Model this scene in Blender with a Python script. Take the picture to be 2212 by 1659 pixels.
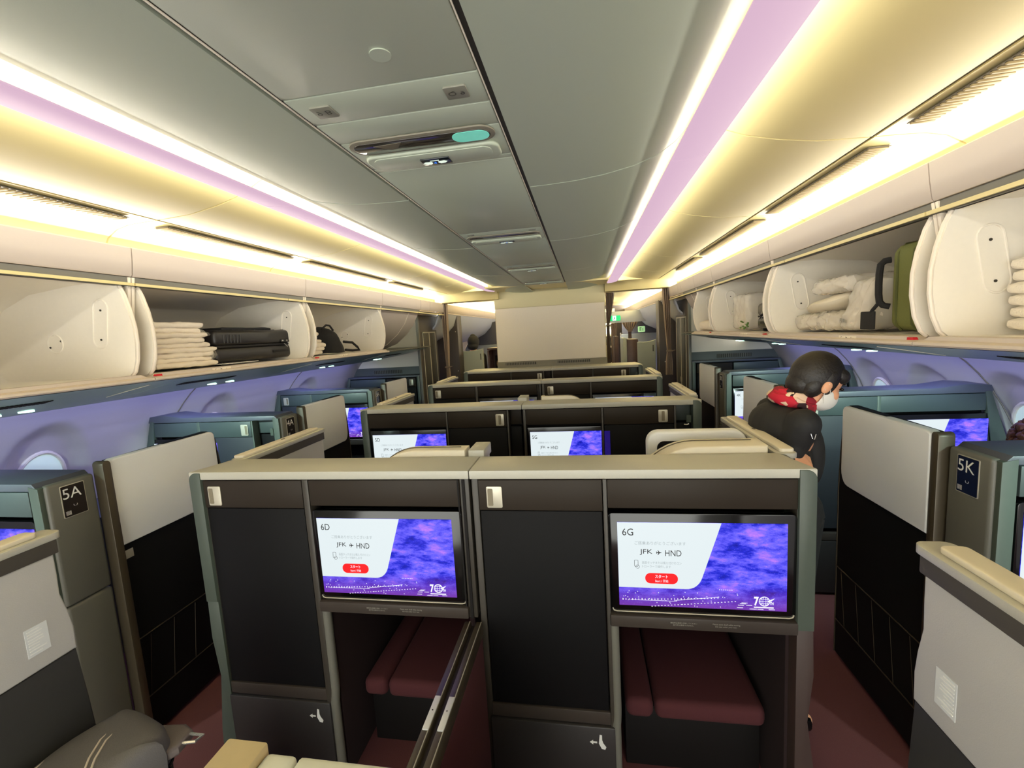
import bpy, bmesh, math, random
from mathutils import Vector, Matrix
random.seed(4)
for o in list(bpy.data.objects): bpy.data.objects.remove(o, do_unlink=True)
S = bpy.context.scene
C = S.collection
R = math.radians

# ------------------------------------------------------------------ camera, world, exposure
# x across the cabin (0 = centreline), y forward, z up from the floor, metres
yaw, pitch, roll, FPX = 0.166, 0.1159, -0.0582, 949.8
f0 = Vector((-math.sin(yaw), math.cos(yaw), 0)); r0 = Vector((math.cos(yaw), math.sin(yaw), 0)); u0 = Vector((0, 0, 1))
f1 = f0*math.cos(pitch)-u0*math.sin(pitch); u1 = u0*math.cos(pitch)+f0*math.sin(pitch)
r2 = r0*math.cos(roll)+u1*math.sin(roll); u2 = u1*math.cos(roll)-r0*math.sin(roll)
cd = bpy.data.cameras.new('camera'); cam = bpy.data.objects.new('camera', cd); C.objects.link(cam)
m = Matrix((( r2.x, u2.x, -f1.x, 0.404), (r2.y, u2.y, -f1.y, 0.0), (r2.z, u2.z, -f1.z, 1.793), (0, 0, 0, 1)))
cam.matrix_world = m
cd.sensor_fit = 'HORIZONTAL'; cd.sensor_width = 36; cd.lens = FPX/2212*36; cd.clip_start = 0.02
S.camera = cam
w = bpy.data.worlds.new('cabin_world'); S.world = w; w.use_nodes = True
w.node_tree.nodes['Background'].inputs[0].default_value = (1.0, 1.0, .92, 1)
w.node_tree.nodes['Background'].inputs[1].default_value = 3.9
S.view_settings.view_transform = 'Standard'; S.view_settings.look = 'None'
S.view_settings.exposure = 0.52; S.view_settings.gamma = 1.0; S.view_settings.use_curve_mapping = False

def area(name, loc, rot, sx, sy, e, col, spread=180):
    l = bpy.data.lights.new(name, 'AREA'); l.shape = 'RECTANGLE'; l.size = sx; l.size_y = sy
    l.energy = e; l.color = col; l.spread = R(spread)
    o = bpy.data.objects.new(name, l); C.objects.link(o); o.location = loc; o.rotation_euler = rot
    return o
WARM = (1.0, .95, .83); WARM2 = (1.0, .95, .82)
Y0, Y1 = -2.6, 6.0
for s in (-1, 1):
    # LED strips of the outer cove, hidden behind the bin fascia, shining up and inward
    area('cove_light', (s*1.578, (Y0+Y1)/2, 2.262), (R(180), R(-s*74), 0), .045, Y1-Y0, 32 if s < 0 else 28, WARM)
    # LED strips behind the pink valance, shining inward over the middle ceiling
    area('valance_light', (s*.775, (Y0+Y1)/2, 2.385), (R(180), R(-s*62), 0), .03, Y1-Y0, 2.3 if s < 0 else 2.0, WARM2)
    area('valance_light', (s*.80, (Y0+Y1)/2, 2.390), (R(180), R(s*74), 0), .025, Y1-Y0, 30 if s < 0 else 20, WARM2)  # added strip shining outward to brighten the aisle panels
    # lavender wall wash under the bins
    area('wall_wash_light', (s*2.405, (Y0+5.3)/2, 1.525), (0, R(-s*25), 0), .05, 5.3-Y0, 14, (.34, .36, 1.0))
    area('forward_cove_light', (s*1.578, 9.3, 2.262), (R(180), R(-s*70), 0), .05, 6.0, 95, WARM)
    area('forward_wash_light', (s*2.40, 9.0, 1.54), (0, R(-s*25), 0), 0.05, 5.0, 34, (.34, .36, 1.0))
def spot(name, loc, tgt, e, col, size=60, blend=.6, rad=.02):
    l = bpy.data.lights.new(name, 'SPOT'); l.energy = e; l.color = col; l.spot_size = R(size); l.spot_blend = blend; l.shadow_soft_size = rad
    o = bpy.data.objects.new(name, l); C.objects.link(o); o.location = loc
    o.rotation_euler = (Vector(tgt)-Vector(loc)).to_track_quat('-Z', 'Y').to_euler()
READ = (.72, 1.0, .90)
for s, yf in ((-1, 1.32), (-1, 2.68), (-1, 4.04), (1, 1.57), (1, 2.93), (1, 4.28)):
    spot('reading_light', (s*2.02, yf-.62, 1.555), (s*2.12, yf-.02, 1.0), 26 if yf < 3 else 16, READ, 95)

# ------------------------------------------------------------------ materials
def lin(c):
    return tuple(((v/255)/12.92 if v/255 <= .04045 else ((v/255+.055)/1.055)**2.4) for v in c)+(1,)
MT = {}
def mat(name, col, rough=.55, metal=0, em=0, emcol=None, noise=0, nscale=60, bump=0, bscale=300, coat=0, alpha=1, sheen=0, trans=0):
    if name in MT: return MT[name]
    m = bpy.data.materials.new(name); m.use_nodes = True; nt = m.node_tree; b = nt.nodes['Principled BSDF']
    c = lin(col); b.inputs['Base Color'].default_value = c
    b.inputs['Roughness'].default_value = rough; b.inputs['Metallic'].default_value = metal
    b.inputs['Coat Weight'].default_value = coat; b.inputs['Alpha'].default_value = alpha
    b.inputs['Sheen Weight'].default_value = sheen; b.inputs['Transmission Weight'].default_value = trans
    if em:
        b.inputs['Emission Color'].default_value = lin(emcol or col); b.inputs['Emission Strength'].default_value = em
    if noise or bump:
        tc = nt.nodes.new('ShaderNodeTexCoord')
        n = nt.nodes.new('ShaderNodeTexNoise'); n.inputs['Scale'].default_value = nscale if noise else bscale; n.inputs['Detail'].default_value = 4
        nt.links.new(tc.outputs['Object'], n.inputs['Vector'])
        if noise:
            r = nt.nodes.new('ShaderNodeMapRange'); r.inputs['To Min'].default_value = 1-noise; r.inputs['To Max'].default_value = 1+noise
            nt.links.new(n.outputs['Fac'], r.inputs['Value'])
            mx = nt.nodes.new('ShaderNodeMix'); mx.data_type = 'RGBA'; mx.blend_type = 'MULTIPLY'; mx.inputs[0].default_value = 1
            mx.inputs[6].default_value = c; nt.links.new(r.outputs['Result'], mx.inputs[7]); nt.links.new(mx.outputs[2], b.inputs['Base Color'])
        if bump:
            n2 = nt.nodes.new('ShaderNodeTexNoise'); n2.inputs['Scale'].default_value = bscale; n2.inputs['Detail'].default_value = 2
            nt.links.new(tc.outputs['Object'], n2.inputs['Vector'])
            bp = nt.nodes.new('ShaderNodeBump'); bp.inputs['Strength'].default_value = bump; bp.inputs['Distance'].default_value = .002
            nt.links.new(n2.outputs['Fac'], bp.inputs['Height']); nt.links.new(bp.outputs['Normal'], b.inputs['Normal'])
    MT[name] = m; return m
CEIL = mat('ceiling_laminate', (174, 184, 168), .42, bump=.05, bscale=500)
CEILW = mat('cove_laminate_warm_lit', (226, 210, 152), .42, bump=.04, bscale=500)  # yellow of the warm cove light put into the laminate colour
GAP = mat('dark_gap', (52, 50, 44), .6, noise=.1)
GAPL = mat('cove_gap', (96, 88, 74), .5, noise=.1)
PINK = mat('pink_light_cover', (46, 38, 44), .6, em=.62, emcol=(230, 192, 216), noise=.02)
CREAM = mat('cream_bin_plastic', (190, 178, 168), .45, bump=.04, noise=.015)
LIPM = mat('cream_lip', (206, 194, 182), .5, noise=.015)
CREAM2 = mat('cream_edge_plastic', (238, 228, 214), .4, noise=.02)
BININ = mat('bin_liner', (244, 238, 226), .55, bump=.05, noise=.02)
GASK = mat('grey_gasket', (110, 108, 100), .6, noise=.05)
PSU = mat('service_panel_grey', (138, 168, 160), .34, noise=.04)
WALLM = mat('sidewall_laminate', (186, 180, 178), .5, bump=.05, noise=.02)
BEIGE = mat('beige_bulkhead', (230, 222, 210), .7, noise=.06, nscale=260, bump=.1)
PALE = mat('pale_bulkhead', (214, 206, 168), .6, noise=.02)
BASEB = mat('bulkhead_base_grey', (122, 118, 104), .5, noise=.05)
TOPB = mat('counter_top_beige', (176, 175, 164), 0.42, noise=.07, nscale=420, bump=.06)
TOPD = mat('counter_top_dark', (74, 78, 88), .42, noise=.05)
CAPM = mat('cap_cream', (214, 206, 186), .45, noise=.03)
OLIVE = mat('olive_grey_shell', (104, 104, 96), .45, noise=.07, nscale=300)
POST = mat('post_green_grey', (72, 82, 74), .42, noise=.05)
BROWN = mat('taupe_panel', (46, 40, 34), .5, noise=.06, nscale=350, bump=.05)
TEAL = mat('dark_slate_panel', (62, 72, 72), .45, noise=.06, nscale=350)
BLACK = mat('black_leather_panel', (14, 14, 16), .62, noise=.1, nscale=300, bump=.1)
DARK = mat('dark_recess', (22, 20, 20), .6, noise=.1)
GLOSSK = mat('gloss_black_bezel', (10, 10, 11), .14, noise=.1)
LEDGE = mat('ledge_dark', (62, 56, 52), .42, noise=.05)
DOORG = mat('door_grey_leather', (222, 224, 226), .62, noise=.03, nscale=300, bump=.1, bscale=420)
DOORB = mat('door_base_black', (18, 18, 18), .6, noise=.12, nscale=120)
BRONZE = mat('bronze_frame', (78, 70, 56), .35, metal=.3, noise=.05)
MAROON = mat('maroon_fabric', (74, 30, 35), .9, noise=.14, nscale=300, bump=.2)
CARPET = mat('maroon_carpet', (98, 54, 56), .95, noise=.3, nscale=420, bump=.4)
HANDLE = mat('brushed_champagne', (196, 192, 176), .35, metal=.35, noise=.03)
SILVER = mat('silver_metal', (200, 200, 200), .25, metal=.8, noise=.03)
WHITEP = mat('white_print', (224, 226, 224), .6, noise=.02)
GREYP = mat('grey_print', (150, 148, 140), .6, noise=.02)
BLUEPL = mat('placard_blue', (20, 30, 58), .25, noise=.05)
BLKPL = mat('placard_black', (36, 30, 26), .25, noise=.05)
RED = mat('red_latch', (200, 16, 34), .4, noise=.05)
CHAR = mat('charcoal_cabinet', (60, 52, 48), .5, noise=.08, nscale=240)
for m_ in (BROWN, BLACK, DARK, DOORB, LEDGE): m_.node_tree.nodes['Principled BSDF'].inputs['Specular IOR Level'].default_value = .18
# screens
def galaxy():
    m = bpy.data.materials.new('screen_night_sky'); m.use_nodes = True; nt = m.node_tree; N = nt.nodes; L = nt.links
    b = N['Principled BSDF']; b.inputs['Base Color'].default_value = (0, 0, 0, 1); b.inputs['Roughness'].default_value = .2
    tc = N.new('ShaderNodeTexCoord'); sp = N.new('ShaderNodeSeparateXYZ'); L.new(tc.outputs['Generated'], sp.inputs[0])
    cb = N.new('ShaderNodeCombineXYZ'); mu = N.new('ShaderNodeMath'); mu.operation = 'MULTIPLY'; mu.inputs[1].default_value = 1.78
    L.new(sp.outputs['X'], mu.inputs[0]); L.new(mu.outputs[0], cb.inputs[0]); L.new(sp.outputs['Z'], cb.inputs[1])
    rot = N.new('ShaderNodeMapping'); rot.inputs['Rotation'].default_value = (0, 0, R(38)); rot.inputs['Scale'].default_value = (1.3, 3.2, 1); L.new(cb.outputs[0], rot.inputs[0])
    n = N.new('ShaderNodeTexNoise'); n.inputs['Scale'].default_value = 2.0; n.inputs['Detail'].default_value = 9; n.inputs['Roughness'].default_value = .66; L.new(rot.outputs[0], n.inputs['Vector'])
    cr = N.new('ShaderNodeValToRGB'); e = cr.color_ramp.elements
    e[0].position = .32; e[0].color = (.004, .006, .20, 1); e[1].position = .72; e[1].color = (.50, .18, .80, 1)
    a = e.new(.43); a.color = (.015, .02, .50, 1); a = e.new(.54); a.color = (.12, .10, .80, 1)
    L.new(n.outputs['Fac'], cr.inputs['Fac'])
    # purple toward the horizon of the picture
    cr2 = N.new('ShaderNodeValToRGB'); e = cr2.color_ramp.elements
    e[0].position = 0; e[0].color = (1, 1, 1, 1); e[1].position = .30; e[1].color = (0, 0, 0, 1); L.new(sp.outputs['Z'], cr2.inputs['Fac'])
    mx = N.new('ShaderNodeMix'); mx.data_type = 'RGBA'; L.new(cr2.outputs['Color'], mx.inputs[0]); L.new(cr.outputs['Color'], mx.inputs[6]); mx.inputs[7].default_value = (.13, .03, .30, 1)
    v = N.new('ShaderNodeTexVoronoi'); v.inputs['Scale'].default_value = 70; L.new(cb.outputs[0], v.inputs['Vector'])
    lt = N.new('ShaderNodeMath'); lt.operation = 'LESS_THAN'; lt.inputs[1].default_value = .13; L.new(v.outputs['Distance'], lt.inputs[0])
    ad = N.new('ShaderNodeMix'); ad.data_type = 'RGBA'; ad.blend_type = 'ADD'; L.new(lt.outputs[0], ad.inputs[0]); L.new(mx.outputs[2], ad.inputs[6]); ad.inputs[7].default_value = (.16, .16, .3, 1)
    L.new(ad.outputs[2], b.inputs['Emission Color']); b.inputs['Emission Strength'].default_value = 1.0
    return m
SKY = galaxy()
CARD = mat('screen_card', (30, 30, 30), .3, em=.62, emcol=(240, 252, 255), noise=.02)
INK = mat('screen_ink', (20, 20, 24), .4, em=.05, emcol=(60, 70, 80), noise=.02)
INKG = mat('screen_ink_pale', (60, 60, 60), .4, em=.45, emcol=(190, 205, 210), noise=.02)
BTN = mat('screen_button_red', (60, 0, 0), .4, em=.85, emcol=(240, 10, 20), noise=.02)
SWHITE = mat('screen_white', (80, 80, 80), .4, em=.8, emcol=(240, 240, 255), noise=.02)
DIMSKY = mat('smoked_glass', (30, 30, 60), .1, alpha=.55, noise=.02)

# ------------------------------------------------------------------ mesh helpers
ORG = {}
def tag(o, label=None, cat=None, group=None, kind=None):
    if label: o['label'] = label
    if cat: o['category'] = cat
    if group: o['group'] = group
    if kind: o['kind'] = kind
    return o
def thing(name, label, cat, loc=(0, 0, 0), group=None, kind=None):
    o = bpy.data.objects.new(name, None); C.objects.link(o); o.location = loc; o.empty_display_size = .1
    ORG[o.name] = Vector(loc); return tag(o, label, cat, group, kind)
class MB:
    def __init__(s): s.bm = bmesh.new()
    def _merge(s, t, mtx=None):
        if mtx: bmesh.ops.transform(t, matrix=mtx, verts=t.verts)
        me = bpy.data.meshes.new('t'); t.to_mesh(me); t.free(); s.bm.from_mesh(me); bpy.data.meshes.remove(me)
    def box(s, x0, x1, y0, y1, z0, z1, bev=0, seg=2, mtx=None):
        t = bmesh.new(); bmesh.ops.create_cube(t, size=1)
        bmesh.ops.transform(t, matrix=Matrix.Translation(((x0+x1)/2, (y0+y1)/2, (z0+z1)/2)) @ Matrix.Diagonal((abs(x1-x0), abs(y1-y0), abs(z1-z0), 1)), verts=t.verts)
        if bev: bmesh.ops.bevel(t, geom=t.edges[:], offset=min(bev, .49*min(abs(x1-x0), abs(y1-y0), abs(z1-z0))), segments=seg, profile=.5, affect='EDGES')
        s._merge(t, mtx); return s
    def prism(s, pts, axis, a0, a1, bev=0, seg=2, mtx=None):
        t = bmesh.new()
        def P(p, a): return {'x': (a, p[0], p[1]), 'y': (p[0], a, p[1]), 'z': (p[0], p[1], a)}[axis]
        va = [t.verts.new(P(p, a0)) for p in pts]; vb = [t.verts.new(P(p, a1)) for p in pts]; n = len(pts)
        fa = t.faces.new(va); fb = t.faces.new(vb[::-1])
        for i in range(n): t.faces.new((va[i], vb[i], vb[(i+1) % n], va[(i+1) % n]))
        bmesh.ops.recalc_face_normals(t, faces=t.faces)
        if bev:
            es = list(set(list(fa.edges)+list(fb.edges)))
            bmesh.ops.bevel(t, geom=es, offset=bev, segments=seg, profile=.5, affect='EDGES', clamp_overlap=True)
        s._merge(t, mtx); return s
    def tube(s, pts, r, n=8, closed=False):
        pts = [Vector(p) for p in pts]; t = bmesh.new(); rings = []; N = len(pts)
        rr = r if isinstance(r, (list, tuple)) else [r]*N
        up = None
        for i, p in enumerate(pts):
            a = pts[(i-1) % N] if (closed or i) else p; b = pts[(i+1) % N] if (closed or i < N-1) else p
            d = (b-a).normalized()
            if up is None:
                up = d.orthogonal().normalized()
            else:
                up = (up-d*up.dot(d)).normalized()
            q = d.cross(up)
            rings.append([t.verts.new(p+(up*math.cos(k*2*math.pi/n)+q*math.sin(k*2*math.pi/n))*rr[i]) for k in range(n)])
        for i in range(N if closed else N-1):
            A, B = rings[i], rings[(i+1) % N]
            for k in range(n): t.faces.new((A[k], A[(k+1) % n], B[(k+1) % n], B[k]))
        if not closed: t.faces.new(rings[0][::-1]); t.faces.new(rings[-1])
        bmesh.ops.recalc_face_normals(t, faces=t.faces)
        s._merge(t); return s
    def loft(s, rings, cap=True, mtx=None):
        t = bmesh.new(); V = [[t.verts.new(p) for p in r] for r in rings]; n = len(rings[0])
        for A, B in zip(V, V[1:]):
            for k in range(n): t.faces.new((A[k], A[(k+1) % n], B[(k+1) % n], B[k]))
        if cap: t.faces.new(V[0][::-1]); t.faces.new(V[-1])
        bmesh.ops.recalc_face_normals(t, faces=t.faces)
        s._merge(t, mtx); return s
    def sheet(s, prof, y0, y1, n=1, thick=0):
        """open profile [(x,z)..] swept along y; thick gives it a body above"""
        if thick:
            up = []
            for i, p in enumerate(prof):
                a = Vector(prof[max(0, i-1)]); b = Vector(prof[min(len(prof)-1, i+1)]); d = (b-a).normalized(); nn = Vector((-d.y, d.x))
                up.append((p[0]+nn.x*thick, p[1]+nn.y*thick))
            poly = list(prof)+up[::-1]
            return s.prism(poly, 'y', y0, y1)
        t = bmesh.new()
        rows = [[t.verts.new((p[0], y0+(y1-y0)*j/n, p[1])) for p in prof] for j in range(n+1)]
        for A, B in zip(rows, rows[1:]):
            for k in range(len(prof)-1): t.faces.new((A[k], A[k+1], B[k+1], B[k]))
        s._merge(t); return s
    def ell(s, c, r, seg=20, rings=12, mtx=None):
        t = bmesh.new(); bmesh.ops.create_uvsphere(t, u_segments=seg, v_segments=rings, radius=1)
        bmesh.ops.transform(t, matrix=Matrix.Translation(c) @ Matrix.Diagonal((r[0], r[1], r[2], 1)), verts=t.verts)
        s._merge(t, mtx); return s
    def disc(s, c, r, h, axis='y', n=24):
        pts = [(math.cos(k*2*math.pi/n)*r, math.sin(k*2*math.pi/n)*r) for k in range(n)]
        ax = {'x': (c[1], c[2], c[0]), 'y': (c[0], c[2], c[1]), 'z': (c[0], c[1], c[2])}[axis]
        return s.prism([(ax[0]+p[0], ax[1]+p[1]) for p in pts], axis, ax[2]-h/2, ax[2]+h/2)
    def build(s, name, material, parent=None, smooth=True, org=None, mod=None, angle=40):
        bm = s.bm
        xs = [v.co for v in bm.verts]
        if parent is not None: o3 = ORG[parent.name]
        elif org is not None: o3 = Vector(org)
        else: o3 = Vector(((min(v.x for v in xs)+max(v.x for v in xs))/2, (min(v.y for v in xs)+max(v.y for v in xs))/2, min(v.z for v in xs)))
        bmesh.ops.translate(bm, vec=-o3, verts=bm.verts)
        me = bpy.data.meshes.new(name); bm.to_mesh(me); bm.free()
        me.materials.append(material)
        if smooth:
            for p in me.polygons: p.use_smooth = True
            try: me.set_sharp_from_angle(angle=R(angle))
            except Exception: pass
        o = bpy.data.objects.new(name, me); C.objects.link(o)
        if parent is None: o.location = o3
        else:
            o.parent = parent
        ORG[o.name] = o3
        if mod: mod(o)
        return o
def bx(name, material, parent, x0, x1, y0, y1, z0, z1, bev=.003, **k):
    return MB().box(x0, x1, y0, y1, z0, z1, bev).build(name, material, parent, **k)
def rrect(cx, cy, w, h, r, n=5):
    pts = []
    for (sx, sy, a) in ((1, 1, 0), (-1, 1, 90), (-1, -1, 180), (1, -1, 270)):
        for k in range(n+1):
            t = R(a+90*k/n); pts.append((cx+sx*(w/2-r)+r*math.cos(t), cy+sy*(h/2-r)+r*math.sin(t)))
    return pts
def dup(root, dx, dy, dz=0, flip=False, **k):
    def cp(o, par):
        c = o.copy(); C.objects.link(c); c.parent = par; ORG[c.name] = ORG[o.name]
        for ch in list(o.children): cp(ch, c)
        return c
    r = cp(root, None); r.location = (root.location.x+dx, root.location.y+dy, root.location.z+dz)
    tag(r, **k); return r
_txt = {}
def text(parent, name, s, o, right, up, width, material, height=None, depth=.0004, bold=0):
    key = (s, bold)
    if key not in _txt:
        cu = bpy.data.curves.new('t', 'FONT'); cu.body = s; cu.size = 1; cu.resolution_u = 3; cu.offset = bold
        ob = bpy.data.objects.new('t', cu); C.objects.link(ob); bpy.context.view_layer.update()
        dg = bpy.context.evaluated_depsgraph_get(); me = bpy.data.meshes.new_from_object(ob.evaluated_get(dg))
        vs = [v.co.copy() for v in me.vertices]; fs = [tuple(p.vertices) for p in me.polygons]
        bpy.data.objects.remove(ob); bpy.data.curves.remove(cu); bpy.data.meshes.remove(me)
        if not vs: vs = [Vector((0, 0, 0)), Vector((1, 0, 0)), Vector((0, 1, 0))]; fs = [(0, 1, 2)]
        _txt[key] = (vs, fs)
    vs, fs = _txt[key]
    x0 = min(v.x for v in vs); x1 = max(v.x for v in vs); y0 = min(v.y for v in vs); y1 = max(v.y for v in vs)
    sx = width/(x1-x0); sy = height/(y1-y0) if height else sx
    o, right, up = Vector(o), Vector(right), Vector(up)
    b = MB(); V = [b.bm.verts.new(o+right*((v.x-x0)*sx)+up*((v.y-y0)*sy)) for v in vs]
    for f in fs:
        try: b.bm.faces.new([V[i] for i in f])
        except Exception: pass
    return b.build(name, material, parent, smooth=False)
def struct(name, mb, material, **k):
    o = mb.build(name, material, **k); o['kind'] = 'structure'; return o
def sx(pts, s): return [(s*p[0], p[1]) for p in pts] if s > 0 else [(-p[0], p[1]) for p in pts][::-1]
XR = Vector((1, 0, 0)); ZU = Vector((0, 0, 1))
def side(s): return 'left' if s < 0 else 'right'

# ------------------------------------------------------------------ room shell
struct('floor', MB().box(-2.95, 2.95, -2.6, 12, -.05, 0), CARPET)
JY = [-1.0, .33, 1.66, 2.67, 4.03, 5.0, 6.0]          # joints of the ceiling panels
ceil = thing('ceiling', None, None, (0, 0, 2.3), kind='structure')
# central strip of panels
CP = [-2.6, -.9, .925, 1.045, 1.155, 1.345, 1.375, 2.30, 2.56, 3.5, 3.85, 4.6, 5.05]
for a, b in zip(CP, CP[1:]):
    bx('ceiling_panel', CEIL, ceil, -.216, .216, a+.002, b-.002, 2.315, 2.34, .003)
wing = [(.232, 2.314), (.30, 2.3145), (.40, 2.318), (.50, 2.328), (.60, 2.346), (.68, 2.372), (.74, 2.41), (.78, 2.45), (.80, 2.49)]
cov = [(.79, 2.47), (.85, 2.45), (.90, 2.425), (.96, 2.40), (1.06, 2.376), (1.18, 2.356), (1.335, 2.348)]
cov2 = [(1.349, 2.348), (1.42, 2.346), (1.49, 2.342), (1.55, 2.328), (1.60, 2.298), (1.63, 2.25), (1.64, 2.18), (1.64, 2.12), (1.5, 2.10)]
for s in (-1, 1):
    off = .02*s
    for a, b in zip([-2.6]+JY[:-1], JY):
        def pn(prof, n, mt): MB().sheet([(s*p[0], p[1]) for p in prof], a+.004, b-.004, thick=s*.012).build(n, mt, ceil)
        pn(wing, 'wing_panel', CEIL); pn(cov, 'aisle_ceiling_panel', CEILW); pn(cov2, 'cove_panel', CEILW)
        # pink light cover segment
        st = [(.722, 2.347), (.735, 2.3435), (.78, 2.346), (.83, 2.352), (.852, 2.360)]
        MB().sheet([(s*p[0], p[1]) for p in st], a+.0015, b-.0015, thick=s*.006).build('light_cover', PINK, ceil)
    struct('trim_%d' % (1 if s < 0 else 2), MB().box(s*.217, s*.231, -2.6, 5.06, 2.322, 2.35), GAP)
    struct('trim_%d' % (3 if s < 0 else 4), MB().box(s*1.334, s*1.350, -2.6, 5.7, 2.352, 2.37), GAPL)
    MB().box(s*.2185, s*.2205, -2.6, 5.06, 2.313, 2.3165).build('white_seal', CREAM2, ceil)
    # opaque backing above
    MB().box(s*.78, s*2.9, -2.6, 12, 2.50, 2.52).build('crown_backing', CEIL, ceil)
MB().box(-.8, .8, -2.6, 12, 2.50, 2.52).build('crown_backing', CEIL, ceil)
MB().disc((.055, .83, 2.314), .02, .002, 'z').build('access_plug', CEIL, ceil)
# last sloped piece down to the monument
MB().prism([(5.06, 2.315), (5.95, 2.35), (5.95, 2.37), (5.06, 2.335)], 'x', -.70, .70).build('ceiling_panel', CEILW, ceil)

# air vents in the cove panels: one grille each
def vent(x0, x1, y0, y1, z, label):
    t = thing('air_vent', label, 'air vent', ((x0+x1)/2, (y0+y1)/2, z), group='air outlet grilles in the cove panels')
    bx('vent_base', GAPL, t, x0, x1, y0, y1, z+.001, z+.004, 0)
    b = MB(); n = int((y1-y0)/.0185)
    for i in range(n):
        y = y0+(i+.5)*(y1-y0)/n
        b.box(x0+.003, x1-.003, y-.0048, y+.0048, z-.004, z+.002, .002, 1)
    b.build('vent_slats', mat('vent_shaded_tan', (150, 132, 92), .6, noise=.03), t)  # tan puts shading into the colour of the cream slats
vs = [(-1, .40, 1.57), (-1, 1.735, 2.60), (-1, 2.76, 3.95), (-1, 4.1, 4.9), (1, .40, 1.56), (1, 1.74, 2.60), (1, 2.76, 3.95), (1, 4.1, 4.9)]
wh = ['nearest the camera', 'second from the camera', 'third from the camera', 'farthest from the camera']
for i, (s, a, b_) in enumerate(vs):
    x = sorted((s*1.375, s*1.445)); vent(x[0], x[1], a, b_, 2.3385, 'long cream slatted air outlet above the %s bins, %s' % (side(s), wh[i % 4]))

# sidewalls with dished window bays
wprof = [(2.36, 1.565), (2.44, 1.562), (2.52, 1.550), (2.58, 1.52), (2.63, 1.47), (2.68, 1.40), (2.72, 1.33), (2.76, 1.22), (2.79, 1.10), (2.82, .95), (2.84, .75), (2.84, .5), (2.80, .25), (2.72, 0.0)]
def wall_x(z):
    for (xa, za), (xb, zb) in zip(wprof, wprof[1:]):
        if za >= z >= zb: return xa+(xb-xa)*(za-z)/(za-zb)
    return 2.8
WY = {-1: [-.41, .83, 2.07, 3.31, 4.55], 1: [.37, 1.61, 2.80, 3.42, 4.04]}
for s in (-1, 1):
    t = bmesh.new(); zs = []; fine = []
    for (xa, za), (xb, zb) in zip(wprof, wprof[1:]):
        n = max(1, int(math.hypot(xb-xa, zb-za)/.02))
        for k in range(n): fine.append((xa+(xb-xa)*k/n, za+(zb-za)*k/n))
    fine.append(wprof[-1])
    ny = int(8.2/.025); rows = []
    for j in range(ny+1):
        y = -2.6+8.2*j/ny; row = []
        for (x, z) in fine:
            d = 0
            for wy in WY[s]:
                q = math.sqrt(((y-wy)/.215)**2+((z-1.12)/.30)**2)
                if q < 1: d = max(d, .055*min(1, (1-q)/.22)**.8)
            row.append(t.verts.new((s*(x+d), y, z)))
        rows.append(row)
    for A, B in zip(rows, rows[1:]):
        for k in range(len(fine)-1): t.faces.new((A[k], A[k+1], B[k+1], B[k]))
    bmesh.ops.recalc_face_normals(t, faces=t.faces)
    b = MB(); b._merge(t); struct('wall_'+side(s), b, WALLM, angle=60)
    for n_, jy in enumerate((.39, 1.64, 2.98, 4.30) if s < 0 else (.55, 1.75, 3.02, 4.35)):
        pts = [(s*(x-.003), jy-(1.56-z)*.35, z) for x, z in fine if z > .3]
        struct('trim_%d' % (10+n_+(0 if s < 0 else 10)), MB().tube(pts, .004, 6), GAPL)
    for n_, wy in enumerate(WY[s]):
        if wy == 3.42: continue
        zc = 1.07; xx = wall_x(zc)+.052
        wn = MB(); L = []
        rr_ = [(wy+math.cos(k*2*math.pi/32)*.125, zc+math.sin(k*2*math.pi/32)*.175) for k in range(32)]
        wn.tube([(s*(wall_x(z)+.050), y, z) for y, z in rr_], .012, 8, closed=True)
        wf = wn.build('window_%d' % (n_+1+(0 if s < 0 else 9)), CREAM2); wf['kind'] = 'structure'; ORG[wf.name] = wf.location.copy()
        pb = MB(); pb.prism([(y, z) for y, z in rr_], 'x', -.002, .002)
        for v in pb.bm.verts: v.co.x += s*(wall_x(v.co.z)+.050)
        pb.build('window_shade', mat('window_shade_lit', (226, 232, 226), .35, em=.22, emcol=(200, 240, 225), noise=.02), wf)  # reading light on the shade put in as a faint glow

# bulkheads ahead of the side suites
for s, yb in ((-1, 5.62), (1, 5.80)):
    b = MB(); b.box(s*1.68, s*2.86, yb, yb+.04, 1.42, 2.30); struct('wall_front_'+side(s), b, BEIGE)
    b = MB(); b.box(s*1.68, s*2.86, yb-.03, yb+.045, 0, 1.42, .004); o = struct('trim_%d' % (30 if s < 0 else 31), b, mat('bulkhead_dado_slate', (84, 90, 90), .5, noise=.05))
    g = MB(); g.box(s*2.02, s*2.42, yb-.034, yb-.028, 1.34, 1.385); g.build('grille', GAP, o)
    g = MB()
    for k in range(16): g.box(s*(2.03+k*.0245), s*(2.037+k*.0245), yb-.038, yb-.032, 1.34, 1.385)
    g.build('grille_slats', OLIVE, o)
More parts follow.
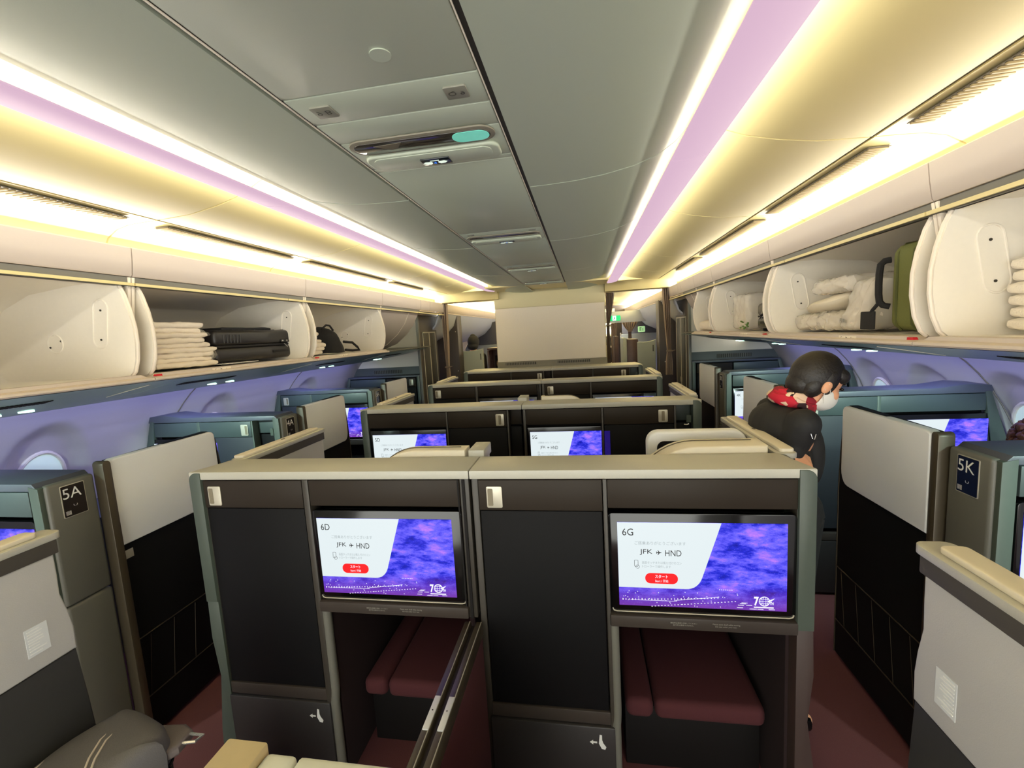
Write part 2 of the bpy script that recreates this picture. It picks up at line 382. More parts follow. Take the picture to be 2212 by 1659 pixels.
# closets along both aisles
for s, ya, yb in ((-1, 5.36, 6.05), (1, 5.60, 6.35)):
    t = thing('closet', 'tall charcoal closet with a narrow folding door beside the %s aisle' % side(s), 'closet', (s*1.66, (ya+yb)/2, 0))
    MB().box(s*1.655, s*1.683, ya, yb, 0, 2.085, .006).box(s*1.70, s*2.1, (5.66 if s < 0 else 5.84), yb, 0, 2.085, .006).build('body', CHAR, t)
    bx('corner_trim', OLIVE, t, s*1.650, s*1.684, ya-.012, ya+.02, 0, 2.10)
    bx('top_panel', CREAM, t, s*1.66, s*2.1, ya, yb+.1, 2.088, 2.135)
    y0 = ya+.12; y1 = yb-.08; ym = (y0+y1)/2
    for a, b_ in ((y0, ym), (ym, y1)):
        f = MB()
        f.box(s*1.648, s*1.654, a, a+.012, .1, 1.87); f.box(s*1.648, s*1.654, b_-.012, b_, .1, 1.87); f.box(s*1.648, s*1.654, a, b_, 1.855, 1.87); f.box(s*1.648, s*1.654, a, b_, .1, .115)
        f.build('door_frame', HANDLE, t)
        bx('door_panel', mat('closet_door_slate', (52, 52, 50), .5, noise=.05), t, s*1.650, s*1.657, a+.012, b_-.012, .115, 1.855)
    if s > 0:
        g = MB()
        for q in (-1, 1): g.ell((1.647, ym+q*.03, .96), (.004, .022, .05))
        for q in (-1, 1): g.ell((1.647, ym+q*.03, 1.06), (.004, .018, .04))
        g.build('fold_handle', HANDLE, t)
# monument (lavatory/galley block) at the front of the centre section
t = thing('partition_block', 'wide beige partition block closing the centre of the cabin ahead', 'partition', (0, 6.0, 0))
MB().box(-.775, .70, 5.96, 7.2, 0, 2.5, .01).build('body', mat('partition_side', (206, 196, 168), .5, noise=.02), t)
bx('upper_panel', PALE, t, -.765, .69, 5.95, 5.962, 2.125, 2.36, .002)
bx('main_panel', BEIGE, t, -.765, .69, 5.948, 5.962, 1.40, 2.12, .002)
bx('base_panel', BASEB, t, -.775, .70, 5.93, 5.962, 0, 1.398, .004)
for a, b_ in ((-.66, -.24), (.05, .48)):
    g = MB(); g.box(a, b_, 5.926, 5.932, 1.352, 1.385); o = g.build('grille', GAP, t)
    g = MB()
    for k in range(18): g.box(a+.006+k*(b_-a-.012)/18, a+.014+k*(b_-a-.012)/18, 5.922, 5.93, 1.352, 1.385)
    g.build('grille_slats', BASEB, t)
# arch header over each aisle
for s in (-1, 1):
    prof = [(5.9, 2.252), (5.93, 2.248), (6.10, 2.248), (6.10, 2.5), (5.72, 2.5), (5.72, 2.36), (5.80, 2.345), (5.87, 2.31)]
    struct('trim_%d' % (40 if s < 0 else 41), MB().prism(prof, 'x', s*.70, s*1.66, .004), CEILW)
# forward cabin shell
cov_all = [(.70, 2.40), (.9, 2.37), (1.15, 2.353), (1.42, 2.346), (1.55, 2.328), (1.62, 2.27), (1.64, 2.18), (1.64, 2.12)]
for s in (-1, 1):
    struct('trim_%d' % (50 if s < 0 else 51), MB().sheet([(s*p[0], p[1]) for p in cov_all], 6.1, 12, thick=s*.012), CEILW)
    struct('wall_forward_'+side(s), MB().sheet([(s*p[0], p[1]) for p in wprof], 5.6, 12, n=6), WALLM)
struct('wall_forward_end', MB().box(-2.95, 2.95, 12, 12.05, 0, 2.5), CHAR)

# ------------------------------------------------------------------ seat screens
MUL = mat('mullion_dark', (56, 52, 46), .45, noise=.06)
def P(o, w, h, u, v): return (o[0]+u*w, o[1], o[2]+h*(1-v))
def screen_ui(mon, x0, y, z1, w, h, code, full=True, flip_card=False):
    """picture of the welcome page; x0 left edge, z1 top edge, y front plane"""
    z0 = z1-h; o = (x0, y, z0)
    MB().box(x0, x0+w, y, y+.002, z0, z1).build('display', SKY, mon, smooth=False)
    pts = [(0, 0), (.625, 0)]
    for k in range(9):
        a = k/8; u = (1-a)**2*.512+2*a*(1-a)*.486+a*a*.41; v = (1-a)**2*.63+2*a*(1-a)*.778+a*a*.778; pts.append((u, v))
    pts.append((0, .778))
    MB().prism([(x0+u*w, z0+h*(1-v)) for u, v in pts], 'y', y-.0006, y).build('welcome_card', CARD, mon, smooth=False)
    y2 = y-.0009
    def T(name, s, u, v, wu, mt, hv=None, bold=0):
        return text(mon, name, s, (x0+u*w, y2-.0004, z0+h*(1-v)), XR, ZU, wu*w, mt, hv*h if hv else None, bold=bold)
    T('seat_number', code, .03, .155, .068, INK, .082)
    if not full: return
    T('greeting_text', 'ご搭乗ありがとうございます', .105, .262, .31, INKG, .042)
    T('route_text', 'JFK', .135, .385, .078, INK, .070); T('route_text', 'HND', .290, .390, .098, INK, .070)
    # small aircraft sign between the airport codes
    cx, cz = x0+.253*w, z0+h*(1-.352); k = .016*w
    pl = [(-1.0, .12), (-.9, .12), (-.75, .14), (-.2, .16), (-.55, 1.0), (-.35, 1.0), (.25, .18), (.75, .14), (1.0, 0)]
    pl = pl+[(a, -b) for a, b in pl[::-1][1:]]
    tail = [(-1.05, .45), (-.85, .45), (-.6, .1), (-.6, -.1), (-.85, -.45), (-1.05, -.45), (-.9, 0)]
    b = MB(); b.prism([(cx+a*k, cz+c*k) for a, c in pl], 'y', y2-.0004, y2); b.prism([(cx+a*k, cz+c*k) for a, c in tail], 'y', y2-.0005, y2)
    b.build('aircraft_sign', INK, mon, smooth=False)
    T('hint_text', '画面タッチまたは備え付けのコン', .148, .490, .24, INKG, .034); T('hint_text', 'トローラーで操作します', .148, .535, .175, INKG, .034)
    b = MB()
    rr = rrect(x0+.112*w, z0+h*(1-.485), .022*w, .075*h, .004*w, 3)
    b.tube([(p[0], y2, p[1]) for p in rr], .0006, 6, closed=True)
    b.tube([(x0+w*(.120+.012*math.cos(q*.6283)), y2, z0+h*(1-.525)+w*.012*math.sin(q*.6283)) for q in range(10)], .0005, 6, closed=True)
    b.build('phone_sign', INK, mon, smooth=False)
    MB().prism(rrect(x0+.265*w, z0+h*(1-.66), .20*w, .125*h, .06*h, 6), 'y', y2-.0006, y2).build('start_button', BTN, mon, smooth=False)
    y2 -= .0006
    T('button_text', 'スタート', .226, .655, .078, SWHITE, .040, .01); T('button_text', 'Start / 开始', .226, .705, .08, SWHITE, .034)
    # anniversary logo
    T('logo_text', '7', .812, .940, .028, SWHITE, .105, .03); T('logo_text', 'TH', .902, .925, .022, SWHITE, .032, .03)
    gx, gz, gr = x0+.872*w, z0+h*(1-.888), .030*w
    b = MB(); b.tube([(gx+gr*math.cos(q*.2618), y2, gz+gr*math.sin(q*.2618)) for q in range(24)], .0011, 6, closed=True)
    for f in (.3, .7): b.tube([(gx+gr*f*math.cos(q*.3927), y2, gz+gr*math.sin(q*.3927)) for q in range(16)], .0006, 5, closed=True)
    for zz in (-.5, 0, .5):
        q = math.sqrt(1-zz*zz); b.tube([(gx-gr*q, y2, gz+gr*zz), (gx+gr*q, y2, gz+gr*zz)], .0006, 5)
    b.prism([(gx+gr*a, gz+gr*c) for a, c in ((.6, .1), (1.5, .55), (1.9, .75), (1.7, .45), (1.3, .2), (1.35, -.2), (1.15, .1), (.7, -.1))], 'y', y2-.0006, y2)
    b.box(x0+.812*w, x0+.925*w, y2-.0005, y2, z0+h*(1-.965), z0+h*(1-.953))
    b.build('logo_globe', SWHITE, mon, smooth=False)
    # runway lights along the bottom of the picture
    rnd = random.Random(7); b = MB()
    def dash(u, v, du, dv, rise=0): b.prism([(x0+u*w, z0+h*(1-v)), (x0+(u+du)*w, z0+h*(1-v+rise)), (x0+(u+du)*w, z0+h*(1-v+rise-dv)), (x0+u*w, z0+h*(1-v-dv))], 'y', y2-.0004, y2)
    for k in range(30): dash(.02+k*.02, .915-.055*(k/30)**1.5, .004 if k % 3 else .006, .012 if k > 10 else .018)
    for k in range(26): dash(.2+k*.02, .995-.10*(k/26), .008, .006)
    dash(.07, .925, .28, .003, .0); dash(.34, .915, .27, .004, .06)
    for k in range(40): dash(rnd.random()*.72+.01, .80+rnd.random()*.18, .004, .008)
    for k in range(7): dash(.61+k*.012, .765, .005, .008)
    for k in range(9): dash(.70+rnd.random()*.24, .90+.1*rnd.random()*.9, .035, .005)
    b.build('runway_lights', SWHITE, mon, smooth=False)

# ------------------------------------------------------------------ centre suites
def handle(par, x, y, z, m=None):
    """flush latch plate: raised rim, finger cup only painted on as shade"""
    h = MB(); h.prism(rrect(x, z, .056, .078, .006, 3), 'y', y-.004, y, .0015)
    o = h.build('handle', HANDLE, par)
    return o
def handle_full(par, x, y, z, inner=-1):
    o = handle(par, x, y, z)
    par2 = par
    b = MB(); b.prism(rrect(x+inner*.014, z, .018, .062, .004, 3), 'y', y-.0048, y-.0035)
    b.build('handle_cup_shade', mat('handle_shadow_brown', (120, 112, 92), .5, noise=.03), par)  # shade inside the finger cup painted as a darker flat plate
    return o
def monitor(par, x0, x1, scx, y, code, full=True, w=.531, zt=1.138, h=.299, name_w=None):
    mon = MB().prism(rrect((x0+x1)/2, .992, x1-x0, .352, .014), 'y', y-.004, y+.02, .002).build('monitor', GLOSSK, par)
    MB().tube([(x0+.006, y-.004, .826), (x0+.010, y-.005, .818), (x0+.02, y-.005, .815), (x1-.02, y-.005, .815), (x1-.010, y-.005, .818), (x1-.006, y-.004, .826)], .0022, 6).build('monitor_trim', HANDLE, mon)
    screen_ui(mon, scx, y-.0065, zt, w, h, code, full)
    return mon
def centre_unit(sd, kind, yf, code, label, full=True, lower=True, yback=.175):
    D = sd < 0
    X0, X1 = (-1.147, -.014) if D else (-.010, 1.102)
    t = thing('suite_wall', label, 'seat partition', ((X0+X1)/2, yf+.08, 0), group=None)
    # top
    pts = [(X0, yf-.004), (X1, yf-.004), (X1-(0 if D else .04), yf+yback), (X0+(.05 if D else 0), yf+yback)]
    MB().prism([(p[0], p[1]) for p in pts], 'z', 1.290, 1.322, .004).build('counter_top', TOPB, t)
    # outer post, rounded top corner
    ox = X0 if D else X1; inn = 1 if D else -1
    c = []
    for k in range(7): a = R(90*k/6); c.append((ox+inn*(.03-.03*math.sin(a)), 1.29+.03*math.cos(a)-.0))
    poly = [(ox+inn*.05, 1.318)]+[(ox+inn*(.03*(1-math.sin(R(15*k)))), 1.288+.03*math.cos(R(15*k))) for k in range(7)]+[(ox, .78), (ox+inn*.05, .78)]
    MB().prism(poly, 'y', yf-.008, yf+yback, .002).build('outer_post', POST, t)
    MB().prism([(ox+inn*.05, .78), (ox, .78), (ox-inn*.004, .62), (ox+inn*.012, .45), (ox-inn*.02, .2), (ox-inn*.03, 0), (ox+inn*.05, 0)], 'y', yf-.004, yf+.17, .003).build('lower_post', POST if D else mat('lower_post_brown', (60, 48, 44), .45, noise=.06), t)
    ys = yf+.012
    if kind == 'A':
        if D: st = (-1.095, -.668); mb_ = (-.640, -.052); sc = -.622; hx = -1.045
        else: st = (.018, .446); mb_ = (.463, 1.052); sc = .492; hx = .075
    else:
        if D: mb_ = (-1.10, -.535); st = (-.520, -.118); sc = -1.075; hx = -.162
        else: mb_ = (.012, .600); st = (.512, .940); sc = .034; hx = .875
    # back board so nothing is see-through
    bx('back_board', DARK, t, X0+.02 if D else X0-.001, X1+.001 if D else X1-.02, yf+.10, yf+.14, .78 if kind == 'A' else 0, 1.29, 0)
    # storage side
    dz = MB().box(st[0], st[1], ys-.012, ys+.06, 1.176, 1.286, .003).build('storage_door', BROWN, t)
    inner = MB().box(st[0]+.002, st[1]-.002, ys-.008, ys+.06, .425, 1.173, .004).build('door_panel', BLACK, t)
    handle_full(t, hx, ys-.012, 1.225, -1 if (D if kind == 'A' else False) else (-1 if kind == 'A' else 0))
    # mullion
    if kind == 'A':
        bx('mullion', MUL, t, st[1]+.002, mb_[0]-.001, ys-.012, ys+.06, .0, 1.288)
        bx('mullion', MUL, t, X0+.052 if D else X0+.003, st[0]-.002, ys-.006, ys+.06, .0, 1.288)
        bx('mullion', MUL, t, mb_[1]+.001, X1-.003 if D else X1-.051, ys-.006, ys+.06, .76, 1.288)
        if D: MB().box(X1-.028, X1-.018, ys-.012, ys, .76, 1.286).box(X1-.045, X1-.04, ys-.012, ys, .76, 1.286).build('channel', DARK, t)
    else:
        bx('mullion', MUL, t, st[0]-.014, st[0]-.002, ys-.016, ys+.06, 0, 1.288)
        bx('mullion', MUL, t, st[1]+.002, st[1]+.014, ys-.010, ys+.06, 0, 1.288)
        bx('mullion', MUL, t, X0+.052 if D else X0+.002, mb_[0]-.002, ys-.006, ys+.06, .76, 1.288)
        # open niche with hook plate
        n0, n1 = (st[1]+.016, X1-.012) if D else (st[1]+.016, X1-.052)
        bx('niche_shelf', BLACK, t, n0, n1, ys+.03, ys+.09, .80, 1.17)
        bx('niche_back', TEAL if not D else BROWN, t, n0, n1, ys+.055, ys+.09, 1.18, 1.286)
        if not D:
            MB().prism(rrect(n1-.02, 1.20, .028, .045, .004, 3), 'y', ys-.002, ys+.006).build('hook_plate', POST, t)
            MB().tube([(n1-.05, ys, 1.165), (n1-.03, ys, 1.163), (n1-.02, ys, 1.168)], .005, 8).build('hook', SILVER, t)
    # monitor bay
    bx('header_panel', BROWN, t, mb_[0], min(mb_[1], st[0]-.016) if (kind == 'B' and not D) else mb_[1], ys-.010, ys+.05, 1.186, 1.286)
    if kind == 'B' and not D:
        mon = monitor(t, .012, .50, .034, ys-.004, code, full, w=.46)
        # screen reflection in the glossy door edge, painted as a dim violet glow
        bx('screen_reflection', mat('reflection_violet', (20, 16, 50), .08, em=.16, emcol=(70, 50, 200), noise=.4, nscale=20), t, .513, .548, ys-.0095, ys-.0075, .86, 1.135, 0)
    else:
        mon = monitor(t, mb_[0], mb_[1], sc, ys-.004, code, full)
    if lower:
        # ledge under the monitor with two small notices
        lg = MB().box(mb_[0]-.004, mb_[1]+.004, ys-.022, ys+.09, .762, .806, .006).build('ledge', LEDGE, t)
        cx = (mb_[0]+mb_[1])/2
        for (xx, s1, s2) in ((cx-.10, '離陸時は画面を収納してください', '走行中は使用できません'), (cx+.035, 'Please stow shelf while moving', 'Life vest under your seat')):
            text(t, 'notice_text', s1, (xx, ys-.0228, .787), XR, ZU, .085, GREYP); text(t, 'notice_text', s2, (xx+.008, ys-.0228, .779), XR, ZU, .066, GREYP)
        # shelf under the storage door and shoe drawer
        bx('plinth_strip', LEDGE, t, st[0]-.003, st[1]+.003, ys-.012, ys+.08, .372, .422)
        dr = MB().box(st[0]-.01, st[1]+.018, ys-.020, ys+.10, .02, .368, .006).build('shoe_drawer', mat('drawer_dark', (44, 42, 42), .45, noise=.06), t)
        # shoe sign: upright shoe with arrow
        cx, cz = st[1]-.045, .31
        foot = [(.006, .03), (.014, .028), (.014, .008), (.018, -.004), (.028, -.018), (.024, -.028), (.012, -.026), (.002, -.006), (.004, .012)]
        arr = [(-.03, 0), (-.018, .009), (-.018, .003), (-.004, .003), (-.004, -.003), (-.018, -.003), (-.018, -.009)]
        b = MB(); b.prism([(cx+p[0], cz+p[1]) for p in foot], 'y', ys-.0212, ys-.019); b.prism([(cx+p[0], cz+p[1]-.002) for p in arr], 'y', ys-.0212, ys-.019)
        b.build('shoe_sign', WHITEP, t, smooth=False)
        # foot well with maroon ottoman
        w0, w1 = mb_[0], mb_[1]
        b = MB(); b.box(w0-.004, w0+.02, ys+.02, ys+.9, 0, .76, .004); b.box(w1-.01, w1+.01, ys+.04, ys+.9, 0, .76); b.box(w0, w1, ys+.86, ys+.9, 0, .76); b.box(w0, w1, ys+.09, ys+.9, .735, .76)
        b.build('foot_well', mat('foot_well_wine', (34, 16, 18), .9, noise=.12), t)
        MB().tube([(w0+.008, ys+.004, .76), (w0+.008, ys+.004, .42), (w0+.004, ys, .36), (w0+.004, ys, .02)], .018, 10).build('well_post', OLIVE, t)
        for a, b_ in ((w0+.05, w0+.155), (w0+.160, w1-.03)):
            q = MB(); q.box(a, b_, ys+.13, ys+.75, .27, .35, .028, 4); q.build('ottoman_cushion', MAROON, t)
        bx('ottoman_base', DARK, t, w0+.05, w1-.03, ys+.20, ys+.75, 0, .27)
    return t
def fin(sd, y0, label, y1=None, notice=False):
    """low side wing beside a centre seat, padded grey, beige capping"""
    y1 = y1 or y0+.655; s = sd
    xi, xo = s*1.060, s*1.128
    t = thing('side_screen', label, 'seat partition', (s*1.09, (y0+y1)/2, 0))
    lo, hi = sorted((s*1.058, s*1.130))
    pts = rrect((lo+hi)/2, (y0+y1)/2, hi-lo, y1-y0, .02, 4)
    MB().prism(pts, 'z', 1.298, 1.318, .003).build('cap', TOPB, t)
    lo2, hi2 = sorted((s*1.074, s*1.124)); MB().prism(rrect((lo2+hi2)/2, (y0+y1)/2-.015, hi2-lo2, y1-y0-.06, .012, 4), 'z', 1.317, 1.331, .004, 3).build('cap_inlay', CAPM, t)
    MB().prism(rrect((lo2+hi2)/2, (y0+y1)/2, .010, .024, .0045, 4), 'z', 1.330, 1.3325).build('cap_button', GAPL, t)
    bx('cap_band', mat('cap_band_slate', (72, 68, 62), .75, noise=.04), t, s*1.066, s*1.122, y0+.004, y1-.012, 1.256, 1.298, .004)
    # padded panel with a wavy front edge
    prof = [(y0+.01, 1.258), (y1-.022, 1.258), (y1-.022, 1.20), (y1-.024, 1.14), (y1-.012, 1.08), (y1-.006, 1.03), (y1-.008, .965), (y0+.01, .965)]
    MB().prism(prof, 'x', s*1.070, s*1.118, .006, 3).build('padded_panel', mat('fin_grey_leather', (182, 182, 180), .62, noise=.03, nscale=300, bump=.1, bscale=420), t)
    prof = [(y0+.01, .963), (y1-.010, .963), (y1+.0, .8), (y1+.012, .5), (y1+.02, 0), (y0+.01, 0)]
    MB().prism(prof, 'x', s*1.072, s*1.120, .004).build('lower_panel', mat('fin_lower_charcoal', (50, 50, 48), .55, noise=.08), t)
    if notice:
        nx = s*1.0695; ys_ = y1-.066
        MB().box(nx-.0004, nx+.0004, ys_-.050, ys_, 1.012, 1.090).build('notice_label', mat('clear_label', (206, 210, 212), .3, noise=.02), t)
        g = MB(); rnd = random.Random(3)
        for k in range(9):
            L_ = .022+.018*rnd.random(); g.box(nx-.0012, nx+.0012, ys_-.045, ys_-.045+L_, 1.081-k*.0077, 1.0835-k*.0077)
        g.build('notice_print', WHITEP, t)
    return t
def console_cover(x0, x1, y0, y1, label, tabs=False):
    """cream hood standing behind a partition top, one side falling away in a curve"""
    t = thing('console_cover', label, 'console', ((x0+x1)/2, (y0+y1)/2, 0))
    return t
ROWS = [(1.453, 'A'), (2.811, 'B'), (4.169, 'A'), (5.527, 'B')]
nm = {0: 'nearest', 1: 'second', 2: 'third', 3: 'farthest'}
for i, (yf, k) in enumerate(ROWS):
    codes = (['6D', '6G'], ['5D', '5G'], ['4D', '4G'], ['3D', '3G'])[i]
    yb = .175 if i < 3 else .40
    la = ['left half of the nearest dark centre partition, screen reading 6D', 'left half of the second centre partition, screen reading 5D', 'left half of the third centre partition, its screen just showing', 'left half of the farthest low centre partition before the beige block']
    lb = [x.replace('left half', 'right half').replace('6D', '6G').replace('5D', '5G') for x in la]
    centre_unit(-1, k, yf, codes[0], la[i], full=i < 3, lower=i == 0, yback=yb)
    centre_unit(1, k, yf, codes[1], lb[i], full=i < 3, lower=i == 0, yback=yb)
for i, (y0) in enumerate([.285, 1.632, 2.99, 4.348]):
    wl = ['in the foreground at lower %s', 'just behind the nearest centre partition, %s side', 'behind the second centre partition, %s side', 'behind the third centre partition, %s side'][i]
    fin(-1, y0, 'grey padded side screen with beige cap '+wl % 'left', notice=i == 0, y1=y0+(.675 if i == 0 else .62))
    fin(1, y0, 'grey padded side screen with beige cap '+wl % 'right', notice=i == 0, y1=y0+(.70 if i == 0 else .66))

# ------------------------------------------------------------------ window-side suites
def side_unit(s, kind, Y, code_screen, code_side, label, full=True):
    xi, xo = 1.685, 2.72
    t = thing('window_suite', label, 'seat partition', (s*2.1, Y+.1, 0))
    def B(name, mt, a, b, y0, y1, z0, z1, bev=.003): return bx(name, mt, t, s*a if s > 0 else -b, s*b if s > 0 else -a, y0, y1, z0, z1, bev)
    # body top: flat, gently rising to the wall
    top = [(s*(xi), 1.290), (s*(xi+.03), 1.320), (s*2.45, 1.325), (s*2.60, 1.345), (s*xo, 1.335), (s*(xo+.02), 1.29)]
    MB().prism(top, 'y', Y-.004, Y+.185, .004).build('counter_top', TOPD, t)
    MB().prism([(s*xi, 0), (s*xi, 1.30), (s*(xi+.045), 1.31), (s*(xi+.045), 0)], 'y', Y-.006, Y+.02, .003).build('inner_post', POST, t)
    # aisle flank column
    f = MB().box(s*(xi-.012), s*(xi+.05), Y+.012, Y+.185, .80, 1.305, .012, 3).build('aisle_column', OLIVE, t)
    MB().box(s*(xi-.012), s*(xi+.05), Y+.012, Y+.185, 0, .796, .012, 3).build('aisle_column', OLIVE, t)
    # outer slanted post against the wall
    MB().prism([(s*(xo-.03), 1.30), (s*xo, 1.30), (s*(xo+.09), 1.02), (s*(xo+.13), .8), (s*(xo+.10), 0), (s*(xo+.03), 0), (s*(xo+.03), .9)], 'y', Y-.006, Y+.02, .002).build('outer_post', POST, t)
    MB().prism([(s*(xi+.05), 0), (s*(xi+.05), 1.29), (s*xo, 1.29), (s*(xo+.08), 1.0), (s*(xo+.08), 0)], 'y', Y+.10, Y+.16).build('back_board', DARK, t)
    ys = Y+.008
    inb = kind in ('A',)       # monitor on the aisle side
    if inb: mo = (xi+.055, xi+.66); st = (xi+.675, xo-.03)
    else: st = (xi+.195, xi+.62) if s < 0 else (xi+.06, xi+.455); mo = (st[1]+.015, xo-.0)
    if s > 0 and not inb: st = (xi+.02, 2.135); mo = (2.150, 2.735)
    if s < 0 and not inb: st = (xi+.22, 2.315); mo = (2.335, 2.74)
    pan = TEAL
    B('header_panel', pan, mo[0], min(mo[1], xo-.02), ys-.010, ys+.05, 1.186, 1.286)
    B('storage_door', pan, st[0], min(st[1], xo-.02), ys-.012, ys+.05, 1.176, 1.286)
    B('door_panel', mat('slate_leather', (42, 46, 52), .6, noise=.08, nscale=300), st[0], min(st[1], xo), ys-.008, ys+.05, .45, 1.173)
    B('plinth_strip', LEDGE, st[0], min(st[1], xo), ys-.012, ys+.05, .37, .42)
    B('shoe_drawer', MT['drawer_dark'], st[0], min(st[1], xo), ys-.016, ys+.05, .02, .365)
    mz = sorted((st[1], mo[0])) if st[1] < mo[0]+.1 else sorted((mo[1], st[0]))
    B('mullion', POST, mz[0]-.002, mz[1]+.002, ys-.014, ys+.04, 0, 1.288)
    if not inb and s < 0:
        B('niche_back', BLACK, xi+.05, st[0]-.016, ys+.05, ys+.09, .8, 1.18); B('niche_header', TEAL, xi+.05, st[0]-.016, ys+.045, ys+.09, 1.19, 1.286)
        B('mullion', POST, st[0]-.014, st[0]-.002, ys-.012, ys+.05, 0, 1.288)
        MB().prism(rrect(s*(xi+.07), 1.205, .022, .05, .004, 3), 'y', ys-.002, ys+.006).build('hook_plate', POST, t)
    hx = (st[0]+.05 if s < 0 else st[0]+.075) if not inb else min(st[1], xo-.02)-.06
    handle_full(t, s*hx, ys-.012, 1.225, 1 if s < 0 else -1)
    lo, hi = (mo[0], min(mo[1], xo+.02)) if s > 0 else (-min(mo[1], xo+.02), -mo[0])
    if inb: scx = s*mo[0]+.018 if s > 0 else -(xi+.055+.018)-.531
    else: scx = 2.185 if s > 0 else -2.725
    if s < 0 and inb: scx = -2.275; lo, hi = -2.30, -(xi+.055)
    monitor(t, lo, hi, scx, ys-.004, code_screen, full)
    B('ledge', LEDGE, mo[0], min(mo[1], xo+.02), ys-.02, ys+.06, .762, .806)
    # console shelf along the wall between suites
    MB().prism([(s*2.42, 0), (s*2.42, .86), (s*2.86, .86), (s*2.80, .3), (s*2.74, 0)], 'y', Y+.185, Y+1.20, .006).build('side_console', TOPD, t)
    # placard on the aisle flank
    px = s*(xi-.0135); right = Vector((0, -s, 0)); pl = BLUEPL if s > 0 else BLKPL
    yc = Y+.098
    MB().prism(rrect(yc, 1.222, .088, .132, .004, 3), 'x', px-.0012, px+.0012, .0005).build('placard_frame', HANDLE, t)
    MB().prism(rrect(yc, 1.222, .082, .126, .003, 3), 'x', px-s*.0005, px-s*.0016).build('seat_placard', pl, t)
    xx = px-s*.0022
    text(t, 'placard_code', code_side, (xx, yc+s*.038, 1.232), right, ZU, .066, WHITEP, .042)
    text(t, 'placard_sign', '∪', (xx, yc+s*.006, 1.196), right, ZU, .014, WHITEP, .008)
    text(t, 'placard_sign', '▦', (xx, yc+s*.036, 1.166), right, ZU, .018, WHITEP, .016)
    # ---- sliding privacy door with its frame
    y0, y1 = Y+.19, Y+.80
    d0, d1 = sorted((s*(xi-.045), s*(xi+.0)))
    MB().prism(rrect(y0+.016, .67, .034, 1.36, .015, 3), 'x', d0+.003, d1+.012, .003).build('door_frame', BRONZE, t)
    rr = .055
    up = [(y0+.034, .955), (y1-.08, .955)]
    for k in range(6): a = R(-90+90*k/5); up.append((y1-.075+.055*math.cos(a), .955+.075+.075*math.sin(a)))
    for k in range(5): a = R(90*k/4); up.append((y1-.05+.03*math.cos(a), 1.318+.03*math.sin(a)))
    up += [(y0+.06, 1.348), (y0+.034, 1.340)]
    MB().prism(up, 'x', d0, d1, .008, 3).build('door_pad', DOORG, t)
    dd = [(y0+.034, .02), (y1+.02, .02), (y1+.02, 1.0), (y1-.012, 1.335), (y1-.05, 1.352), (y0+.05, 1.344), (y0+.034, 1.3)]
    e0, e1 = sorted((s*(xi-.030), s*(xi+.012)))
    MB().prism(dd, 'x', e0, e1, .004).build('door_leaf', DOORB, t)
    f0_ = s*(xi-.034)
    MB().tube([(f0_, y0+.02, .50), (f0_, y1+.01, .50)], .0028, 6).tube([(f0_, y0+.02, .21), (f0_, y1+.01, .21)], .0028, 6).build('door_molding', BRONZE, t)
    b = MB()
    for q in range(5): b.tube([(f0_, y0+.06+q*.12, .215), (f0_, y0+.10+q*.12, .49)], .0012, 5)
    b.build('door_relief', BRONZE, t)
    MB().tube([(s*(xi-.030), y1+.018, .02), (s*(xi-.030), y1+.02, .9), (s*(xi-.028), y1+.012, 1.1), (s*(xi-.026), y1-.006, 1.3)], .004, 6).build('door_edge', BRONZE, t)
    if s < 0: bx('door_latch', HANDLE, t, -(xi-.0285), -(xi-.034), y0+.045, y0+.085, .885, .925)
    return t
side_unit(-1, 'A', 1.32, '6A', '5A', 'dark window-side suite with placard reading 5A and grey sliding door, left')
side_unit(-1, 'B', 2.68, '5A', '4A', 'dark window-side suite with placard reading 4A, left side, open niche')
side_unit(-1, 'A', 4.04, '4A', '3A', 'dark window-side suite farthest but one ahead on the left')
side_unit(1, 'A', 1.57, '6K', '5K', 'dark window-side suite with blue placard reading 5K, right foreground')
side_unit(1, 'B', 2.93, '5K', '4K', 'dark window-side suite behind the standing attendant, right side')
side_unit(1, 'A', 4.28, '4K', '3K', 'dark window-side suite with screen reading 4K, right side')
def last_unit(s, Y, label):
    t = thing('window_suite', label, 'seat partition', (s*2.1, Y, 0)); xi, xo = 1.69, 2.68
    def B(name, mt, a, b, y0, y1, z0, z1, bev=.003): return bx(name, mt, t, s*a if s > 0 else -b, s*b if s > 0 else -a, y0, y1, z0, z1, bev)
    B('counter_top', TOPD, xi, xo, Y-.004, Y+.2, 1.30, 1.322); B('inner_post', POST, xi, xi+.045, Y-.006, Y+.2, 0, 1.318, .01)
    B('storage_door', BROWN, xi+.06, xi+.46, Y, Y+.06, 1.176, 1.288); B('door_panel', BLACK, xi+.06, xi+.46, Y+.004, Y+.06, .4, 1.173)
    B('header_panel', TEAL, xi+.475, xo-.02, Y, Y+.06, 1.186, 1.288); B('monitor', GLOSSK, xi+.475, xo, Y+.004, Y+.06, .8, 1.18)
    B('lower_panel', DARK, xi+.05, xo, Y+.06, Y+.1, 0, 1.29)
    MB().prism([(s*(xo-.03), 1.30), (s*xo, 1.315), (s*(xo+.09), 1.02), (s*(xo+.03), 1.0)], 'y', Y-.006, Y+.02, .002).build('outer_post', POST, t)
    handle_full(t, s*(xi+.12), Y, 1.232)
last_unit(-1, 5.36, 'dark window-side suite against the left front bulkhead')
last_unit(1, 5.60, 'dark window-side suite against the right front bulkhead')

